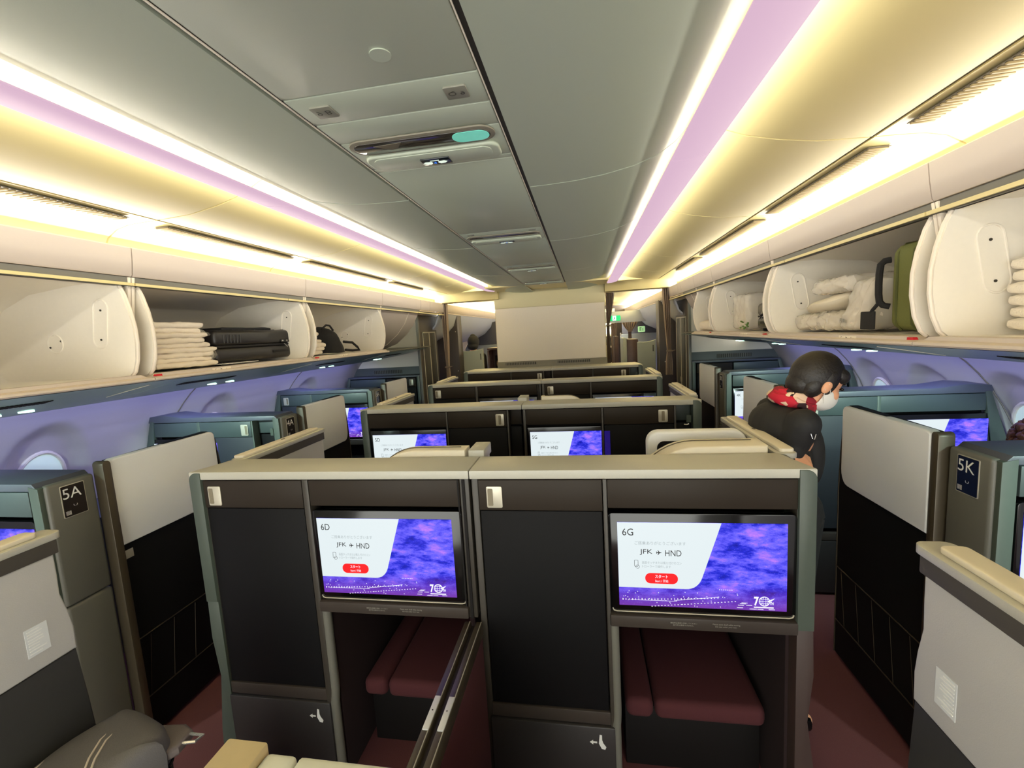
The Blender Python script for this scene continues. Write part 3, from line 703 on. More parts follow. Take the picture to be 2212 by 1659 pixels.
# ------------------------------------------------------------------ overhead bins along both sides
FA = [(1.500, 2.252), (1.492, 2.246), (1.498, 2.19), (1.507, 2.135), (1.512, 2.128), (1.53, 2.128), (1.53, 2.252)]
EW = [(1.548, 2.112), (1.520, 2.05), (1.500, 1.98), (1.489, 1.91), (1.489, 1.84), (1.500, 1.77), (1.520, 1.72), (1.540, 1.702)]
def bin_unit(s, ya, yb, label, open_=True, first=False, idx=0):
    t = thing('overhead_bin', label, 'overhead bin', (s*1.8, (ya+yb)/2, 1.67), group=None)
    A, B_ = ya+.0025, yb-.0025
    MB().prism(sx(FA, s), 'y', A, B_, .0).build('fascia', CREAM, t)
    MB().box(s*1.53, s*1.64, A, B_, 2.115, 2.127).build('fascia_back', GASK, t)
    MB().box(s*1.520, s*1.545, A, B_, 2.088, 2.127).build('gasket', GASK, t)
    MB().box(s*1.528, s*1.552, A, B_, 2.108, 2.114).box(s*1.535, s*1.556, A, B_, 2.088, 2.093).build('gasket_line', CREAM2, t)
    # floor, back and roof of the bucket, one rounded sheet
    inn = [(1.555, 2.108), (1.75, 2.105), (2.0, 2.08), (2.16, 2.02), (2.24, 1.93), (2.27, 1.82), (2.25, 1.74), (2.20, 1.708), (2.12, 1.700), (1.54, 1.700)]
    if open_:
        MB().sheet([(s*p[0], p[1]) for p in inn], A+.03, B_-.03, thick=s*.008).build('liner', BININ, t)
        # lip with chamfered ends
        lip = [(A+.005, 0), (B_-.005, 0)]
        MB().prism([(A+.010, 1.688), (B_-.010, 1.688), (B_-.045, 1.704), (A+.045, 1.704)], 'x', s*1.488, s*1.545).build('lip', LIPM, t)
        MB().prism(sx([(1.470, 1.678), (1.476, 1.6725), (1.60, 1.668), (1.60, 1.692), (1.488, 1.692), (1.472, 1.686)], s), 'y', A, B_).build('lip_rail', LIPM, t)
        for q, ye in ((1, A+.032), (-1, B_-.032)):
            poly = EW+[(1.70, 1.690), (2.28, 1.690), (2.30, 1.9), (2.2, 2.04), (2.0, 2.10), (1.60, 2.115)]
            y0, y1 = sorted((ye, ye+q*.010)); w_ = MB().prism(sx(poly, s), 'y', y0-.006, y1+.006, .0).build('end_wall', BININ, t)
            MB().tube([(s*(p[0]-.002), ye+q*.004, p[1]) for p in EW], .0065, 8).build('edge_rim', CREAM2, w_)
            yo = ye+q*.0175
            cap = []
            for (cx, cz, a0) in ((1.635, 2.0, 0), (1.660, 1.865, 180)):
                for k in range(9):
                    a = R(a0+180*k/8)+R(8); cap.append((s*(cx+.036*math.cos(a)), yo, cz+.036*math.sin(a)))
            MB().tube(cap, .0035, 6, closed=True).build('pressed_oval', BININ, w_)
            rg = [(s*(1.90+.04*math.cos(k*.3927)), yo, 1.86+.04*math.sin(k*.3927)) for k in range(16)]
            MB().tube(rg, .003, 6, closed=True).build('pressed_circle', BININ, w_)
            b = MB()
            for (dx, dz) in ((1.635, 1.99), (1.655, 1.865), (1.868, 1.87), (1.93, 1.845)): b.disc((s*dx, yo+q*.0005, dz), .0045, .002, 'y', 10)
            b.build('rivets', GAP, w_)
        # hinge struts in the gap between neighbouring bins
        MB().prism(sx([(1.535, 2.125), (1.515, 2.125), (1.545, 1.96), (1.565, 1.96)], s), 'y', A, A+.012).build('strut', CREAM2, t)
        MB().prism(sx([(1.535, 2.125), (1.515, 2.125), (1.545, 1.96), (1.565, 1.96)], s), 'y', B_-.012, B_).build('strut', CREAM2, t)
        MB().prism([(A+.012, 1.690), (A+.048, 1.690), (A+.046, 1.7005), (A+.020, 1.7005)], 'x', s*1.4865, s*1.50).build('open_flag', RED, t)
        # row number strip on the lip
        yc = (ya+yb)/2-.22
        xx = s*1.4705
        MB().prism([(yc-.06, 1.6785), (yc+.06, 1.6785), (yc+.06, 1.7005), (yc-.06, 1.7005)], 'x', s*1.4855, s*1.4875).build('row_strip', mat('row_strip_white', (236, 226, 208), .4, noise=.02), t)
        for k, ch in enumerate('5 ⚑ A'.split() if s < 0 else '5 ⚑ K'.split()):
            text(t, 'row_text', ch, (s*1.4850, yc+s*(.045-k*.035), 1.683), Vector((0, -s, 0)), ZU, .010, mat('row_print_grey', (120, 112, 100), .5, noise=.02), .013)
    else:
        clo = [(1.535, 2.10), (1.60, 1.97), (1.70, 1.85), (1.84, 1.74), (2.02, 1.675), (2.25, 1.64), (2.36, 1.63)]
        dn = [(1.535, 2.10), (1.536, 2.02), (1.525, 1.90), (1.54, 1.78), (1.60, 1.69), (1.75, 1.63), (2.0, 1.60), (2.36, 1.575)]
        MB().sheet([(s*p[0], p[1]) for p in clo], A+.03, B_-.12 if False else B_-.004, thick=s*.02).build('closed_door', CREAM, t)
        bx('finger_slot', GAP, t, s*1.90-.04, s*1.90+.04, A+.05, A+.17, 1.695, 1.72)
        rb = [(s*(p[0]-.004), p[1]-.004) for p in clo]
        MB().sheet(rb, B_-.30, B_-.292, thick=s*.004).build('door_seam', CREAM2, t)
    return t
BL = [(-1.95, -.75), (-.75, .45), (.45, 1.66), (1.66, 2.87), (2.87, 4.07)]
bl_lab = ['empty open overhead bin behind the camera on the left', 'open overhead bin over the camera at left', 'empty open overhead bin at the left edge of the photo', 'open left overhead bin holding white bedding and a black suitcase', 'open left overhead bin holding white packs and a black backpack']
for (a, b_), l in zip(BL[2:], bl_lab[2:]): bin_unit(-1, a, b_, l)
bin_unit(-1, 4.07, 5.10, 'closed overhead bin curving down at the left front', open_=False)
br_lab = ['open right overhead bin with a stack of fluffy white blankets', 'open right overhead bin holding bedding packs and a green suitcase', 'open right overhead bin holding a black suitcase', 'short open right overhead bin with one crumpled white pack']
for (a, b_), l in zip([(.45, 1.645), (1.645, 2.87), (2.87, 4.05), (4.05, 4.66)], br_lab): bin_unit(1, a, b_, l)
bin_unit(1, 4.66, 5.25, 'short closed overhead bin at the right front', open_=False)
# fascia continuing ahead and behind
for s in (-1, 1):
    for n_, (a, b_) in enumerate([(-2.6, .448), (5.10 if s < 0 else 5.25, 5.42), (5.42, 6.05), (6.1, 8.6), (8.6, 12)]):
        struct('trim_%d' % (60+n_+(0 if s < 0 else 10)), MB().prism(sx(FA, s), 'y', a+.002, b_-.002).box(s*1.53, s*1.64, a+.002, b_-.002, 2.115, 2.127), CREAM)
    struct('trim_%d' % (80 if s < 0 else 81), MB().sheet([(s*p[0], p[1]) for p in [(1.54, 2.12), (1.60, 1.95), (1.75, 1.8), (2.0, 1.68), (2.37, 1.60)]], 5.9, 12, thick=s*.02), mat('forward_bin_grey', (176, 180, 190), .5, noise=.02))

# service panels under the bins: grille, panel and reading lamps, one per suite
for s in (-1, 1):
    cuts = [-2.6, -.2, .95, 1.9, 3.15, 4.4, 5.3] if s < 0 else [-2.6, 0.1, 1.15, 2.2, 3.4, 4.5, 5.3]
    for i, (a, b_) in enumerate(zip(cuts[1:], cuts[2:])):
        t = thing('service_panel', 'teal grey service panel under the %s bins, %s' % (side(s), ['over the foreground', 'nearest the camera', 'second along', 'third along', 'farthest ahead'][i]), 'service panel', (s*1.9, (a+b_)/2, 1.62))
        pr = [(1.492, 1.6695), (1.60, 1.652), (1.85, 1.600), (2.10, 1.564), (2.30, 1.535), (2.345, 1.533), (2.345, 1.60), (1.80, 1.655)]
        MB().prism(sx(pr, s), 'y', a+.002, b_-.002).build('panel', PSU, t)
        MB().prism(sx([(1.60, 1.6505), (1.85, 1.6015), (1.85, 1.5985), (1.60, 1.6475)], s), 'y', b_-.16, b_-.155).build('panel_seam', HANDLE, t)
        g = MB()
        for k in range(26): g.prism(sx([(1.70, 1.632), (1.755, 1.621), (1.755, 1.617), (1.70, 1.628)], s), 'y', a+.12+k*.014, a+.128+k*.014)
        g.build('vent_grille', DARK, t)
        for q in (.50, .62):
            MB().disc((s*2.02, a+(b_-a)*q, 1.572), .026, .006, 'z', 16).build('reading_lamp', mat('reading_lamp_lens', (200, 230, 220), .2, em=2.2, emcol=(200, 255, 232), noise=.02), t)
    struct('trim_%d' % (82 if s < 0 else 83), MB().prism(sx([(1.492, 1.6695), (2.0, 1.585), (2.345, 1.533), (2.345, 1.60)], s), 'y', -2.6, cuts[1]-.002), PSU)
    struct('trim_%d' % (84 if s < 0 else 85), MB().box(s*2.35, s*2.37, -2.6, 5.6, 1.56, 1.66).box(s*1.6, s*2.4, -2.6, 5.6, 1.672, 1.684), GASK)
    # light tray edge that hides the wash strip from the aisle
    struct('trim_%d' % (86 if s < 0 else 87), MB().box(s*2.28, s*2.9, -2.6, 5.62, 2.12, 2.14).box(s*2.30, s*2.32, -2.6, 5.6, 1.60, 2.12), BININ)

# ------------------------------------------------------------------ ceiling sign units
def sign_unit(y, label, big=True):
    t = thing('ceiling_sign_unit', label, 'ceiling sign', (0, y, 2.31))
    # y = near edge of the long oval lamp cover
    MB().prism(rrect(.0, y+.018, .400, .088, .043, 8), 'z', 2.3085, 2.314, .002).build('oval_rim', BASEB, t)
    MB().prism(rrect(.0, y+.018, .375, .062, .030, 8), 'z', 2.3065, 2.309, .001).build('oval_lens', mat('smoked_lens', (58, 54, 48), .12, noise=.1), t)
    if big:
        MB().prism(rrect(.135, y+.018, .098, .056, .027, 8), 'z', 2.3056, 2.3066).build('lens_sticker', mat('sticker_mint', (120, 220, 200), .25, em=.18, emcol=(120, 235, 210), noise=.25, nscale=18), t)
        MB().prism([(-.13, y+.005), (-.05, y+.0), (-.07, y+.030), (-.09, y+.036)], 'z', 2.3056, 2.3066).build('lens_reflector', mat('lens_grey', (110, 104, 92), .2, noise=.05), t)
    MB().prism(rrect(0, y+.122, .390, .105, .034, 8), 'z', 2.303, 2.316, .006, 3).build('dish', CEIL, t)
    MB().prism(rrect(0, y+.116, .345, .076, .026, 8), 'z', 2.301, 2.304, .003, 2).build('dish_floor', BASEB if False else CEIL, t)
    sg = MB().box(-.040, .046, y+.108, y+.152, 2.2975, 2.302, .002).build('sign', mat('sign_black', (14, 24, 30), .2, noise=.05), t)
    zz = 2.2968; b = MB()
    for q in (-1, 1):
        # fastening buckle halves
        pts = [(.010, .008), (.028, .010), (.036, .003), (.028, -.006), (.014, -.008), (.008, 0)]
        b.prism([(q*p[0], y+.134-p[1]) for p in pts], 'z', zz-.0004, zz)
    b.box(-.012, .014, y+.1165, y+.1205, zz-.0004, zz)
    b.build('belt_sign', mat('sign_lit_white', (150, 160, 150), .4, em=.7, emcol=(220, 235, 220), noise=.02), t, smooth=False)
    MB().prism([(-.006, y+.134), (.002, y+.128), (.002, y+.140)], 'z', zz-.0008, zz-.0004).build('arrow_sign', mat('sign_lit_blue', (40, 80, 160), .4, em=.8, emcol=(60, 130, 255), noise=.02), t, smooth=False)
    return t
for i, y in enumerate([1.165, 2.385, 3.62, 4.70]):
    sign_unit(y, 'recessed ceiling lamp and seat belt sign, %s' % ['nearest the camera', 'second along the ceiling', 'third along the ceiling', 'farthest, by the beige block'][i], big=i == 0)
for x, s_ in ((-.155, '9 B'), (.155, 'Q 9')):
    t = thing('row_plate', 'small grey engraved plate on the ceiling strip, %s end' % ('left' if x < 0 else 'right'), 'plate', (x, .985, 2.31))
    MB().prism(rrect(x, .985, .05, .048, .004, 3), 'z', 2.311, 2.3155, .001).build('plate', mat('plate_grey', (128, 128, 116), .4, noise=.04), t)
    text(t, 'plate_text', s_, (x-.018, .975, 2.3105), XR, Vector((0, 1, 0)), .036, mat('plate_ink', (70, 68, 60), .5, noise=.03), .018)
for y in (2.33, 3.57):
    for x in (-.16, .165):
        tag(MB().box(x-.018, x+.018, y-.006, y+.006, 2.312, 2.3155, .001).build('row_marker', OLIVE), 'tiny grey row marker on the ceiling strip', 'marker', 'row markers on the ceiling')

# ------------------------------------------------------------------ luggage and bedding in the bins
rnd = random.Random(11)
def crumple(b, amp, seed, scale=18):
    from mathutils import noise
    for v in b.bm.verts:
        p = v.co*scale+Vector((seed*7.1, 0, 0)); n = noise.noise(p); n2 = noise.noise(p*2.3)
        d = Vector((noise.noise(p+Vector((31, 0, 0))), noise.noise(p+Vector((0, 57, 0))), noise.noise(p+Vector((0, 0, 83)))))
        v.co += d*amp+Vector((0, 0, 1))*n2*amp*.4
def soft(x0, x1, y0, y1, z0, z1, bev, seed, amp=.006, sub=14, scale=18):
    b = MB(); t = bmesh.new(); bmesh.ops.create_cube(t, size=1)
    bmesh.ops.subdivide_edges(t, edges=t.edges[:], cuts=sub, use_grid_fill=True)
    cx, cy, cz = (x0+x1)/2, (y0+y1)/2, (z0+z1)/2; hx, hy, hz = abs(x1-x0)/2, abs(y1-y0)/2, abs(z1-z0)/2
    for v in t.verts:
        q = Vector((v.co.x*2, v.co.y*2, v.co.z*2)); h = Vector((hx, hy, hz)); r = min(bev, hx, hy, hz)
        p = Vector((q.x*hx, q.y*hy, q.z*hz)); c = Vector([max(-h[k]+r, min(h[k]-r, p[k])) for k in range(3)])
        d = p-c
        if d.length > 1e-9: p = c+d.normalized()*min(r, d.length if sum(abs(d[k]) > 1e-9 for k in range(3)) < 2 else r)
        v.co = p+Vector((cx, cy, cz))
    b._merge(t); crumple(b, amp, seed, scale); return b
BED = mat('white_bedding', (240, 230, 214), .9, noise=.03, nscale=90, bump=.5, bscale=60)
PLAS = mat('clear_plastic_bag', (240, 236, 226), .18, alpha=.45, noise=.04, nscale=30, bump=.6, bscale=40)
FLUFF = mat('white_blanket', (242, 232, 214), .95, noise=.05, nscale=120, bump=.9, bscale=160, sheen=.3)
SUITK = mat('black_hard_case', (34, 32, 32), .38, noise=.08, bump=.15)
FABK = mat('black_fabric', (28, 27, 28), .8, noise=.1, bump=.3)
OLV = mat('olive_green_fabric', (110, 114, 58), .8, noise=.06, nscale=200, bump=.3)
FZ = 1.712
# left bin: two bagged stacks of folded bedding, each fold a layer of the pack
def stack(x0, x1, y0, y1, z0, n, dz, label, group, seed, bag=True, bagdir=1):
    t = thing('bedding_pack', label, 'bedding', ((x0+x1)/2, (y0+y1)/2, z0), group=group)
    for k in range(n):
        j = .008*((k*7+seed) % 3-1)
        soft(x0+j, x1+j, y0, y1+j*1.5, z0+k*dz+.0005, z0+(k+1.2)*dz, dz*.6, seed+k, .006, 18, 22).build('fold', BED, t)
    if bag:
        ym = z0+n*dz*.5
        q = MB(); nn = 8
        rings = []
        for i in range(7):
            f = i/6; yy = (y1-.01)+bagdir*f*.13; hh = (n*dz*.5)*(1-f)**.8+.002; hx_ = (abs(x1-x0)/2)*(1-.35*f)
            xc = (x0+x1)/2
            rings.append([(xc+hx_*math.cos(a*2*math.pi/16)*1.0, yy, ym-.1*f*n*dz+hh*math.sin(a*2*math.pi/16)) for a in range(16)])
        q.loft(rings); crumple(q, .008, seed, 25); q.build('plastic_bag', PLAS, t)
    return t
stack(-1.62, -1.98, 1.80, 2.11, 1.836, 4, .026, 'bagged stack of folded white bedding lying on another stack in the left bin', 'bedding packs in the left bin', 1)
stack(-1.62, -1.98, 1.80, 2.16, 1.712, 5, .0245, 'bagged stack of folded white bedding on the floor of the left bin, under another stack', 'bedding packs in the left bin', 5)
t = thing('book', 'flat white sheet lying in front of the black case in the left bin', 'card', (-1.60, 2.25, FZ))
MB().box(-1.57, -1.66, 2.16, 2.42, 1.7105, 1.7135).build('sheet', WHITEP, t)
t.name = 'card'
# black hard suitcase lying flat
def hard_case(s, x0, x1, y0, y1, z0, z1, label, material):
    t = thing('suitcase', label, 'suitcase', (s*(x0+x1)/2, (y0+y1)/2, z0)); zm = (z0+z1)/2
    a, c = sorted((s*x0, s*x1))
    MB().box(a, c, y0, y1, z0+.006, zm-.003, .028, 5).build('lower_shell', material, t)
    MB().box(a, c, y0, y1, zm+.003, z1, .028, 5).build('upper_shell', material, t)
    MB().box(a+.005, c-.005, y0+.005, y1-.005, zm-.006, zm+.006, .002).build('zip_band', FABK, t)
    b = MB()
    for k in range(6): b.tube([(s*(x0-.001), y0+.06+k*.025, z1-.028), (s*(x0-.001), y0+.06+k*.025, zm+.02)], .0035, 6)
    for k in range(7): b.box(a+.03, c-.03, y0+.08+k*(y1-y0-.16)/6-.005, y0+.08+k*(y1-y0-.16)/6+.005, z1-.001, z1+.003, .001, 1)
    b.build('ribs', material, t)
    hx = s*(x0-.010)
    MB().tube([(s*x0, y1-.24, zm-.045), (hx, y1-.23, zm-.045), (hx, y1-.11, zm-.045), (s*x0, y1-.10, zm-.045)], .008, 8).build('side_handle', FABK, t)
    MB().box(s*(x0-.004), s*(x0+.004), y1-.16, y1-.07, zm+.012, zm+.034, .002).build('lock', GLOSSK, t)
    MB().box(s*(x0-.0045), s*(x0-.0035), y1-.148, y1-.132, zm+.019, zm+.027).box(s*(x0-.0045), s*(x0-.0035), y1-.10, y1-.092, zm+.017, zm+.029).build('lock_mark', SILVER, t)
    MB().tube([(s*(x0-.003), y1-.13, zm+.004), (s*(x0-.010), y1-.115, zm-.012), (s*(x0-.009), y1-.105, zm-.02)], .003, 6).build('zip_pull', SILVER, t)
    for (yy) in (y0+.04, y1-.06):
        w_ = MB(); w_.disc((s*(x0+.04), yy, z0+.004), .018, .02, 'y', 14); w_.build('wheel', FABK, t)
    return t
t = hard_case(-1, 1.64, 2.08, 2.19, 2.89, 1.712, 1.905, 'black ribbed hard-shell suitcase lying flat in the left overhead bin', SUITK)
tt = thing('jacket', 'folded black garment lying on top of the black suitcase in the left bin', 'garment', (-1.85, 2.44, 1.898))
soft(-1.69, -2.02, 2.30, 2.72, 1.899, 1.924, .012, 31, .003, 12, 12).build('folded_cloth', FABK, tt)
tt['category'] = 'garment'
# third left bin
stack(-1.62, -1.92, 2.99, 3.22, 1.712, 4, .028, 'plump white bedding pack at the bottom beside the black backpack, left', 'white packs beside the backpack', 9, bag=False)
stack(-1.64, -1.92, 2.99, 3.17, 1.826, 4, .027, 'plump white bedding pack on top beside the black backpack, left', 'white packs beside the backpack', 13, bag=False)
t = thing('backpack', 'black backpack with a dangling strap in the third left bin', 'backpack', (-1.85, 3.38, FZ))
b = MB(); rings = []
for i in range(11):
    f = i/10; z = 1.712+.215*f; wy = .17*math.sqrt(max(.02, 1-(f*1.02)**3)); wx = .17*math.sqrt(max(.03, 1-(f*.98)**4))
    rings.append([(-1.77+wx*math.cos(a*2*math.pi/24), 3.43-.06*f+wy*math.sin(a*2*math.pi/24)*(.9+.1*math.cos(2*a)), z) for a in range(24)])
b.loft(rings); crumple(b, .010, 3, 12); b.build('body', FABK, t)
MB().tube([(-1.62, 3.50, 1.80), (-1.585, 3.58, 1.79), (-1.57, 3.63, 1.75), (-1.57, 3.67, 1.722), (-1.60, 3.60, 1.720), (-1.62, 3.52, 1.73)], .011, 8).build('strap', FABK, t)
MB().tube([(-1.67, 3.28, 1.91), (-1.66, 3.33, 1.942), (-1.66, 3.38, 1.938), (-1.67, 3.44, 1.90)], .008, 8).build('grab_loop', FABK, t)
# first left bin, only the ends of packs
t = thing('bedding_pack', 'end of a wrapped white pack at the left edge of the photo', 'bedding', (-1.75, 1.03, FZ))
b = MB(); b.loft([[(-1.75+.15*math.cos(a*.3927)*(1-f*.9), .96+.25*f, 1.765-.03*f+(.05*(1-f*.85))*math.sin(a*.3927)) for a in range(16)] for f in (0, .25, .5, .75, 1)]); crumple(b, .010, 2, 20); b.build('wrapped_pack', PLAS, t)
soft(-1.62, -1.9, .75, 1.10, 1.712, 1.80, .04, 3, .006, 10).build('fold', BED, t)
t = thing('pouch', 'corner of a dark red pouch at the left edge of the photo', 'pouch', (-1.60, 1.05, FZ))
soft(-1.56, -1.62, .85, 1.16, 1.7125, 1.728, .008, 3, .001, 6).build('pouch_body', mat('dark_red_cloth', (84, 24, 34), .7, noise=.06), t)
# right bins: fluffy blankets in the first
t0 = thing('blanket', None, 'blanket', (1.80, 1.35, FZ), group='fluffy blankets stacked in the right bin')
hb = .036
t0['label'] = 'fluffy white folded blanket at the bottom of the stack at the right edge'
soft(1.66, 2.0, 1.02, 1.565, 1.712, 1.712+hb, .0175, 4, .005, 20, 26).build('folded_cloth', FLUFF, t0)
for k in range(1, 6):
    q = dup(t0, .006*((k*5) % 3-1), -.012*((k*3) % 3), k*hb*.98)
    q['label'] = 'fluffy white folded blanket, %s of the stack at the right edge' % ['second layer', 'third layer', 'fourth layer', 'fifth layer', 'topmost'][k-1]
# second right bin
t = thing('suitcase', 'olive green soft suitcase standing on edge with black handle in the right bin', 'suitcase', (1.85, 1.86, FZ))
MB().box(1.60, 2.06, 1.80, 1.99, 1.714, 2.045, .045, 6).build('body', OLV, t)
b = MB()
for yy in (1.855, 1.935):
    pts = []
    for (cx, cz, a0) in ((1.646, 1.76, 180), (1.646, 2.0, 90)):
        for k in range(5): a = R(a0+ (90-22.5*k if a0 == 180 else 90-22.5*k)); pts.append((cx-.049*abs(math.cos(R(90*k/4))) if False else cx, yy, cz))
    b.tube([(1.62, yy, 1.716), (1.603, yy, 1.74), (1.5985, yy, 1.80), (1.5985, yy, 1.96), (1.603, yy, 2.01), (1.625, yy, 2.040), (1.68, yy, 2.0475), (2.0, yy, 2.0475)], .005, 8)
b.build('piping', mat('olive_dark_piping', (84, 88, 40), .7, noise=.05), t)
MB().tube([(1.60, 1.975, 1.990), (1.582, 1.982, 1.988), (1.570, 1.985, 1.975), (1.566, 1.985, 1.94), (1.565, 1.985, 1.90), (1.566, 1.985, 1.86), (1.570, 1.985, 1.83), (1.582, 1.982, 1.815), (1.60, 1.975, 1.81)], .012, 8).build('handle', FABK, t)
q = MB().box(1.552, 1.560, 1.985, 2.075, 1.722, 1.795, .004).build('luggage_tag', FABK, t)
MB().tube([(1.57, 1.985, 1.83), (1.556, 2.0, 1.80), (1.556, 2.01, 1.79)], .007, 6).build('tag_loop', FABK, t)
def pack_lean(label, x0, x1, y0, y1, z0, z1, tilt, seed, group=None):
    t = thing('bedding_pack', label, 'bedding', ((x0+x1)/2, (y0+y1)/2, z0), group=group)
    b = soft(x0, x1, y0, y1, z0, z1, .035, seed, .008, 18, 22)
    for v in b.bm.verts: v.co.y += (v.co.z-z0)*tilt
    b.build('fold', BED, t)
    b = soft(x0-.008, x1, y0-.008, y1+.008, z0+.001, z1+.012, .03, seed+3, .009, 18, 34)
    for v in b.bm.verts: v.co.y += (v.co.z-z0)*tilt
    b.build('plastic_bag', PLAS, t)
    b = MB()
    for k in range(3): b.box(x0-.014, x0-.012, y1-.09+k*.018, y1-.078+k*.018, z0+.035+.004*k, z0+.05+.004*k)
    b.build('bag_print', GREYP, t)
    return t
pack_lean('clear bagged white pack leaning against the olive suitcase', 1.60, 1.90, 2.165, 2.33, 1.714, 1.925, -.62, 6)
t = thing('pillow', 'white pillow lying over the bagged packs in the right bin', 'pillow', (1.8, 2.62, 1.80))
b = MB(); b.ell((1.78, 2.56, 1.845), (.17, .26, .045), 32, 16)
for v in b.bm.verts:
    v.co.z += (2.56-v.co.y)*.12; v.co.x = 1.78+(v.co.x-1.78)*1.05
crumple(b, .010, 8, 9); b.build('pillow_case', mat('cotton_cream', (238, 228, 206), .85, noise=.02, bump=.2), t)
for (l, y0, y1, z0, z1, sd_) in (('crumpled plastic bagged pack under the white pillow, far end', 2.57, 2.80, 1.714, 1.795, 21), ('crumpled plastic bagged pack under the white pillow, near end', 2.36, 2.565, 1.714, 1.80, 25), ('crumpled bagged pack on top of the pile in the right bin', 2.28, 2.62, 1.895, 1.965, 27)):
    t = thing('bedding_pack', l, 'bedding', (1.78, (y0+y1)/2, z0))
    soft(1.62, 1.92, y0, y1, z0, z1, .035, sd_, .008, 16, 20).build('fold', BED, t)
    soft(1.612, 1.925, y0-.006, y1+.006, z0+.001, z1+.006, .03, sd_+2, .012, 16, 38).build('plastic_bag', PLAS, t)
# third right bin
hc = hard_case(1, 1.64, 2.0, 2.96, 3.44, 1.712, 1.90, 'glossy black hard suitcase lying in the third right bin', mat('glossy_black_case', (22, 22, 24), .2, noise=.08))
t = thing('bedding_pack', 'clear bagged white packs standing upright at the far end of the third right bin', 'bedding', (1.75, 3.72, FZ))
for k in range(3): soft(1.62, 1.9, 3.56+k*.105, 3.655+k*.105, 1.714, 1.97, .035, 40+k, .006, 14, 24).build('fold', BED, t)
soft(1.61, 1.91, 3.55, 3.88, 1.715, 1.985, .03, 44, .010, 16, 30).build('plastic_bag', PLAS, t)
t = thing('toy', 'small green leafy ornament lying beside the glossy black suitcase', 'ornament', (1.60, 3.56, FZ))
b = MB(); r4 = random.Random(5)
for k in range(16):
    a = r4.random()*6.28; b.ell((1.595+.02*math.cos(a), 3.50+.11*r4.random(), 1.722+.035*r4.random()*(1 if k % 3 else 2)), (.006, .018, .006), 8, 6)
b.build('leaves', mat('leaf_green', (90, 130, 60), .6, noise=.1), t); t.name = 'ornament'
t = thing('bedding_pack', 'crumpled white pack spilling over the lip of the short right bin', 'bedding', (1.7, 4.4, FZ))
soft(1.52, 1.85, 4.20, 4.56, 1.716, 1.80, .04, 50, .012, 16, 16).build('fold', BED, t)
soft(1.60, 1.85, 4.18, 4.42, 1.78, 1.90, .05, 52, .014, 16, 22).build('plastic_bag', PLAS, t)

# ------------------------------------------------------------------ foreground: divider, console covers, bag, armrest
t = thing('centre_divider', 'lowered dark rail divider with wine fabric between the two nearest screens', 'divider', (-.03, 1.18, 0))
MB().box(-.062, -.002, .40, 1.448, 0, .700, .004).build('fabric_panel', MAROON, t)
for a, b_ in ((-.066, -.040), (-.024, .002)):
    r_ = MB().box(a, b_, .40, 1.450, .700, .752, .005).build('rail', BRONZE, t)
    MB().tube([((a+b_)/2+.008, .405, .7535), ((a+b_)/2+.008, 1.445, .7535)], .0016, 6).build('rail_edge', HANDLE, r_)
    MB().box(a+.004, b_-.004, 1.00, 1.11, .7515, .757, .002).build('slide_lock', mat('white_lock', (206, 208, 210), .35, noise=.03), r_)
    MB().disc(((a+b_)/2, 1.06, .7574), .002, .001, 'z', 8).build('lock_pin', DARK, r_)
MB().box(-.042, -.022, .40, 1.448, .700, .735, .002).build('rail_channel', LEDGE, t)
def cover(x0, x1, y0, y1, label, curve=1, tabs=False, z=1.322):
    """cream hood beside a seat: flat top, far edge dropping in a long curve toward one side"""
    t = thing('console_cover', label, 'console', ((x0+x1)/2, (y0+y1)/2, 0))
    n = 14; prof = []
    for k in range(n+1):
        f = k/n; x = x0+(x1-x0)*f if curve > 0 else x1-(x1-x0)*f
        zz = z+.022-(.0 if f < .55 else .085*((f-.55)/.45)**2.2)
        prof.append((x, zz))
    low = [(prof[-1][0], z-.12), (prof[0][0], z-.12)]
    poly = prof+low
    MB().prism(poly, 'y', y0, y1, .008, 3).build('hood', CAPM, t)
    # inner rim a little in from the far edge
    MB().tube([(p[0], y1-.035, p[1]+.002) for p in prof[1:]], .0022, 6).build('rim_line', GAPL, t)
    MB().prism([(prof[0][0], z-.12), (prof[-1][0], z-.12), (prof[-1][0], .79), (prof[0][0], .79)], 'y', y0, y1-.02).build('base', OLIVE, t)
    return t
cover(-.46, -.075, 1.640, 1.72, 'cream console hood peeking over the left half of the nearest partition', curve=-1)
cover(.62, 1.035, 1.640, 1.76, 'cream console hood peeking over the right half of the nearest partition', curve=-1)
cover(.10, .42, 3.0, 3.06, 'cream console hood behind the second partition, near the middle', curve=1)
for (yy, l) in ((1.705, 'short beige cap rail between the seats, behind the nearest partition'), (3.04, 'short beige cap rail between the seats, behind the second partition')):
    t = thing('cap_rail', l, 'divider', (-.02, yy, 0)); w_ = MB().box(-.060, .004, yy-.073, yy+.06, 1.30, 1.345, .004).build('cap', TOPB, t); MB().box(-.05, -.004, yy-.07, yy+.055, 0, 1.299).build('divider_panel', DOORG, t)
# grey shelf back seen beyond the right hood
t = thing('seat_shell', 'rounded pale grey seat shell behind the cream hood on the right', 'seat', (.86, 2.02, 0))
pts = rrect(.855, 1.22, .40, .24, .05, 6)
MB().prism(pts, 'y', 1.90, 1.96, .012, 3).build('shell_back', DOORG, t)
MB().prism(rrect(.855, 1.215, .32, .17, .03, 6), 'y', 1.893, 1.90).build('shell_inset', BLACK, t)
MB().box(.69, 1.03, 1.91, 1.95, .77, 1.15, .01).build('seat_back', BLACK, t)
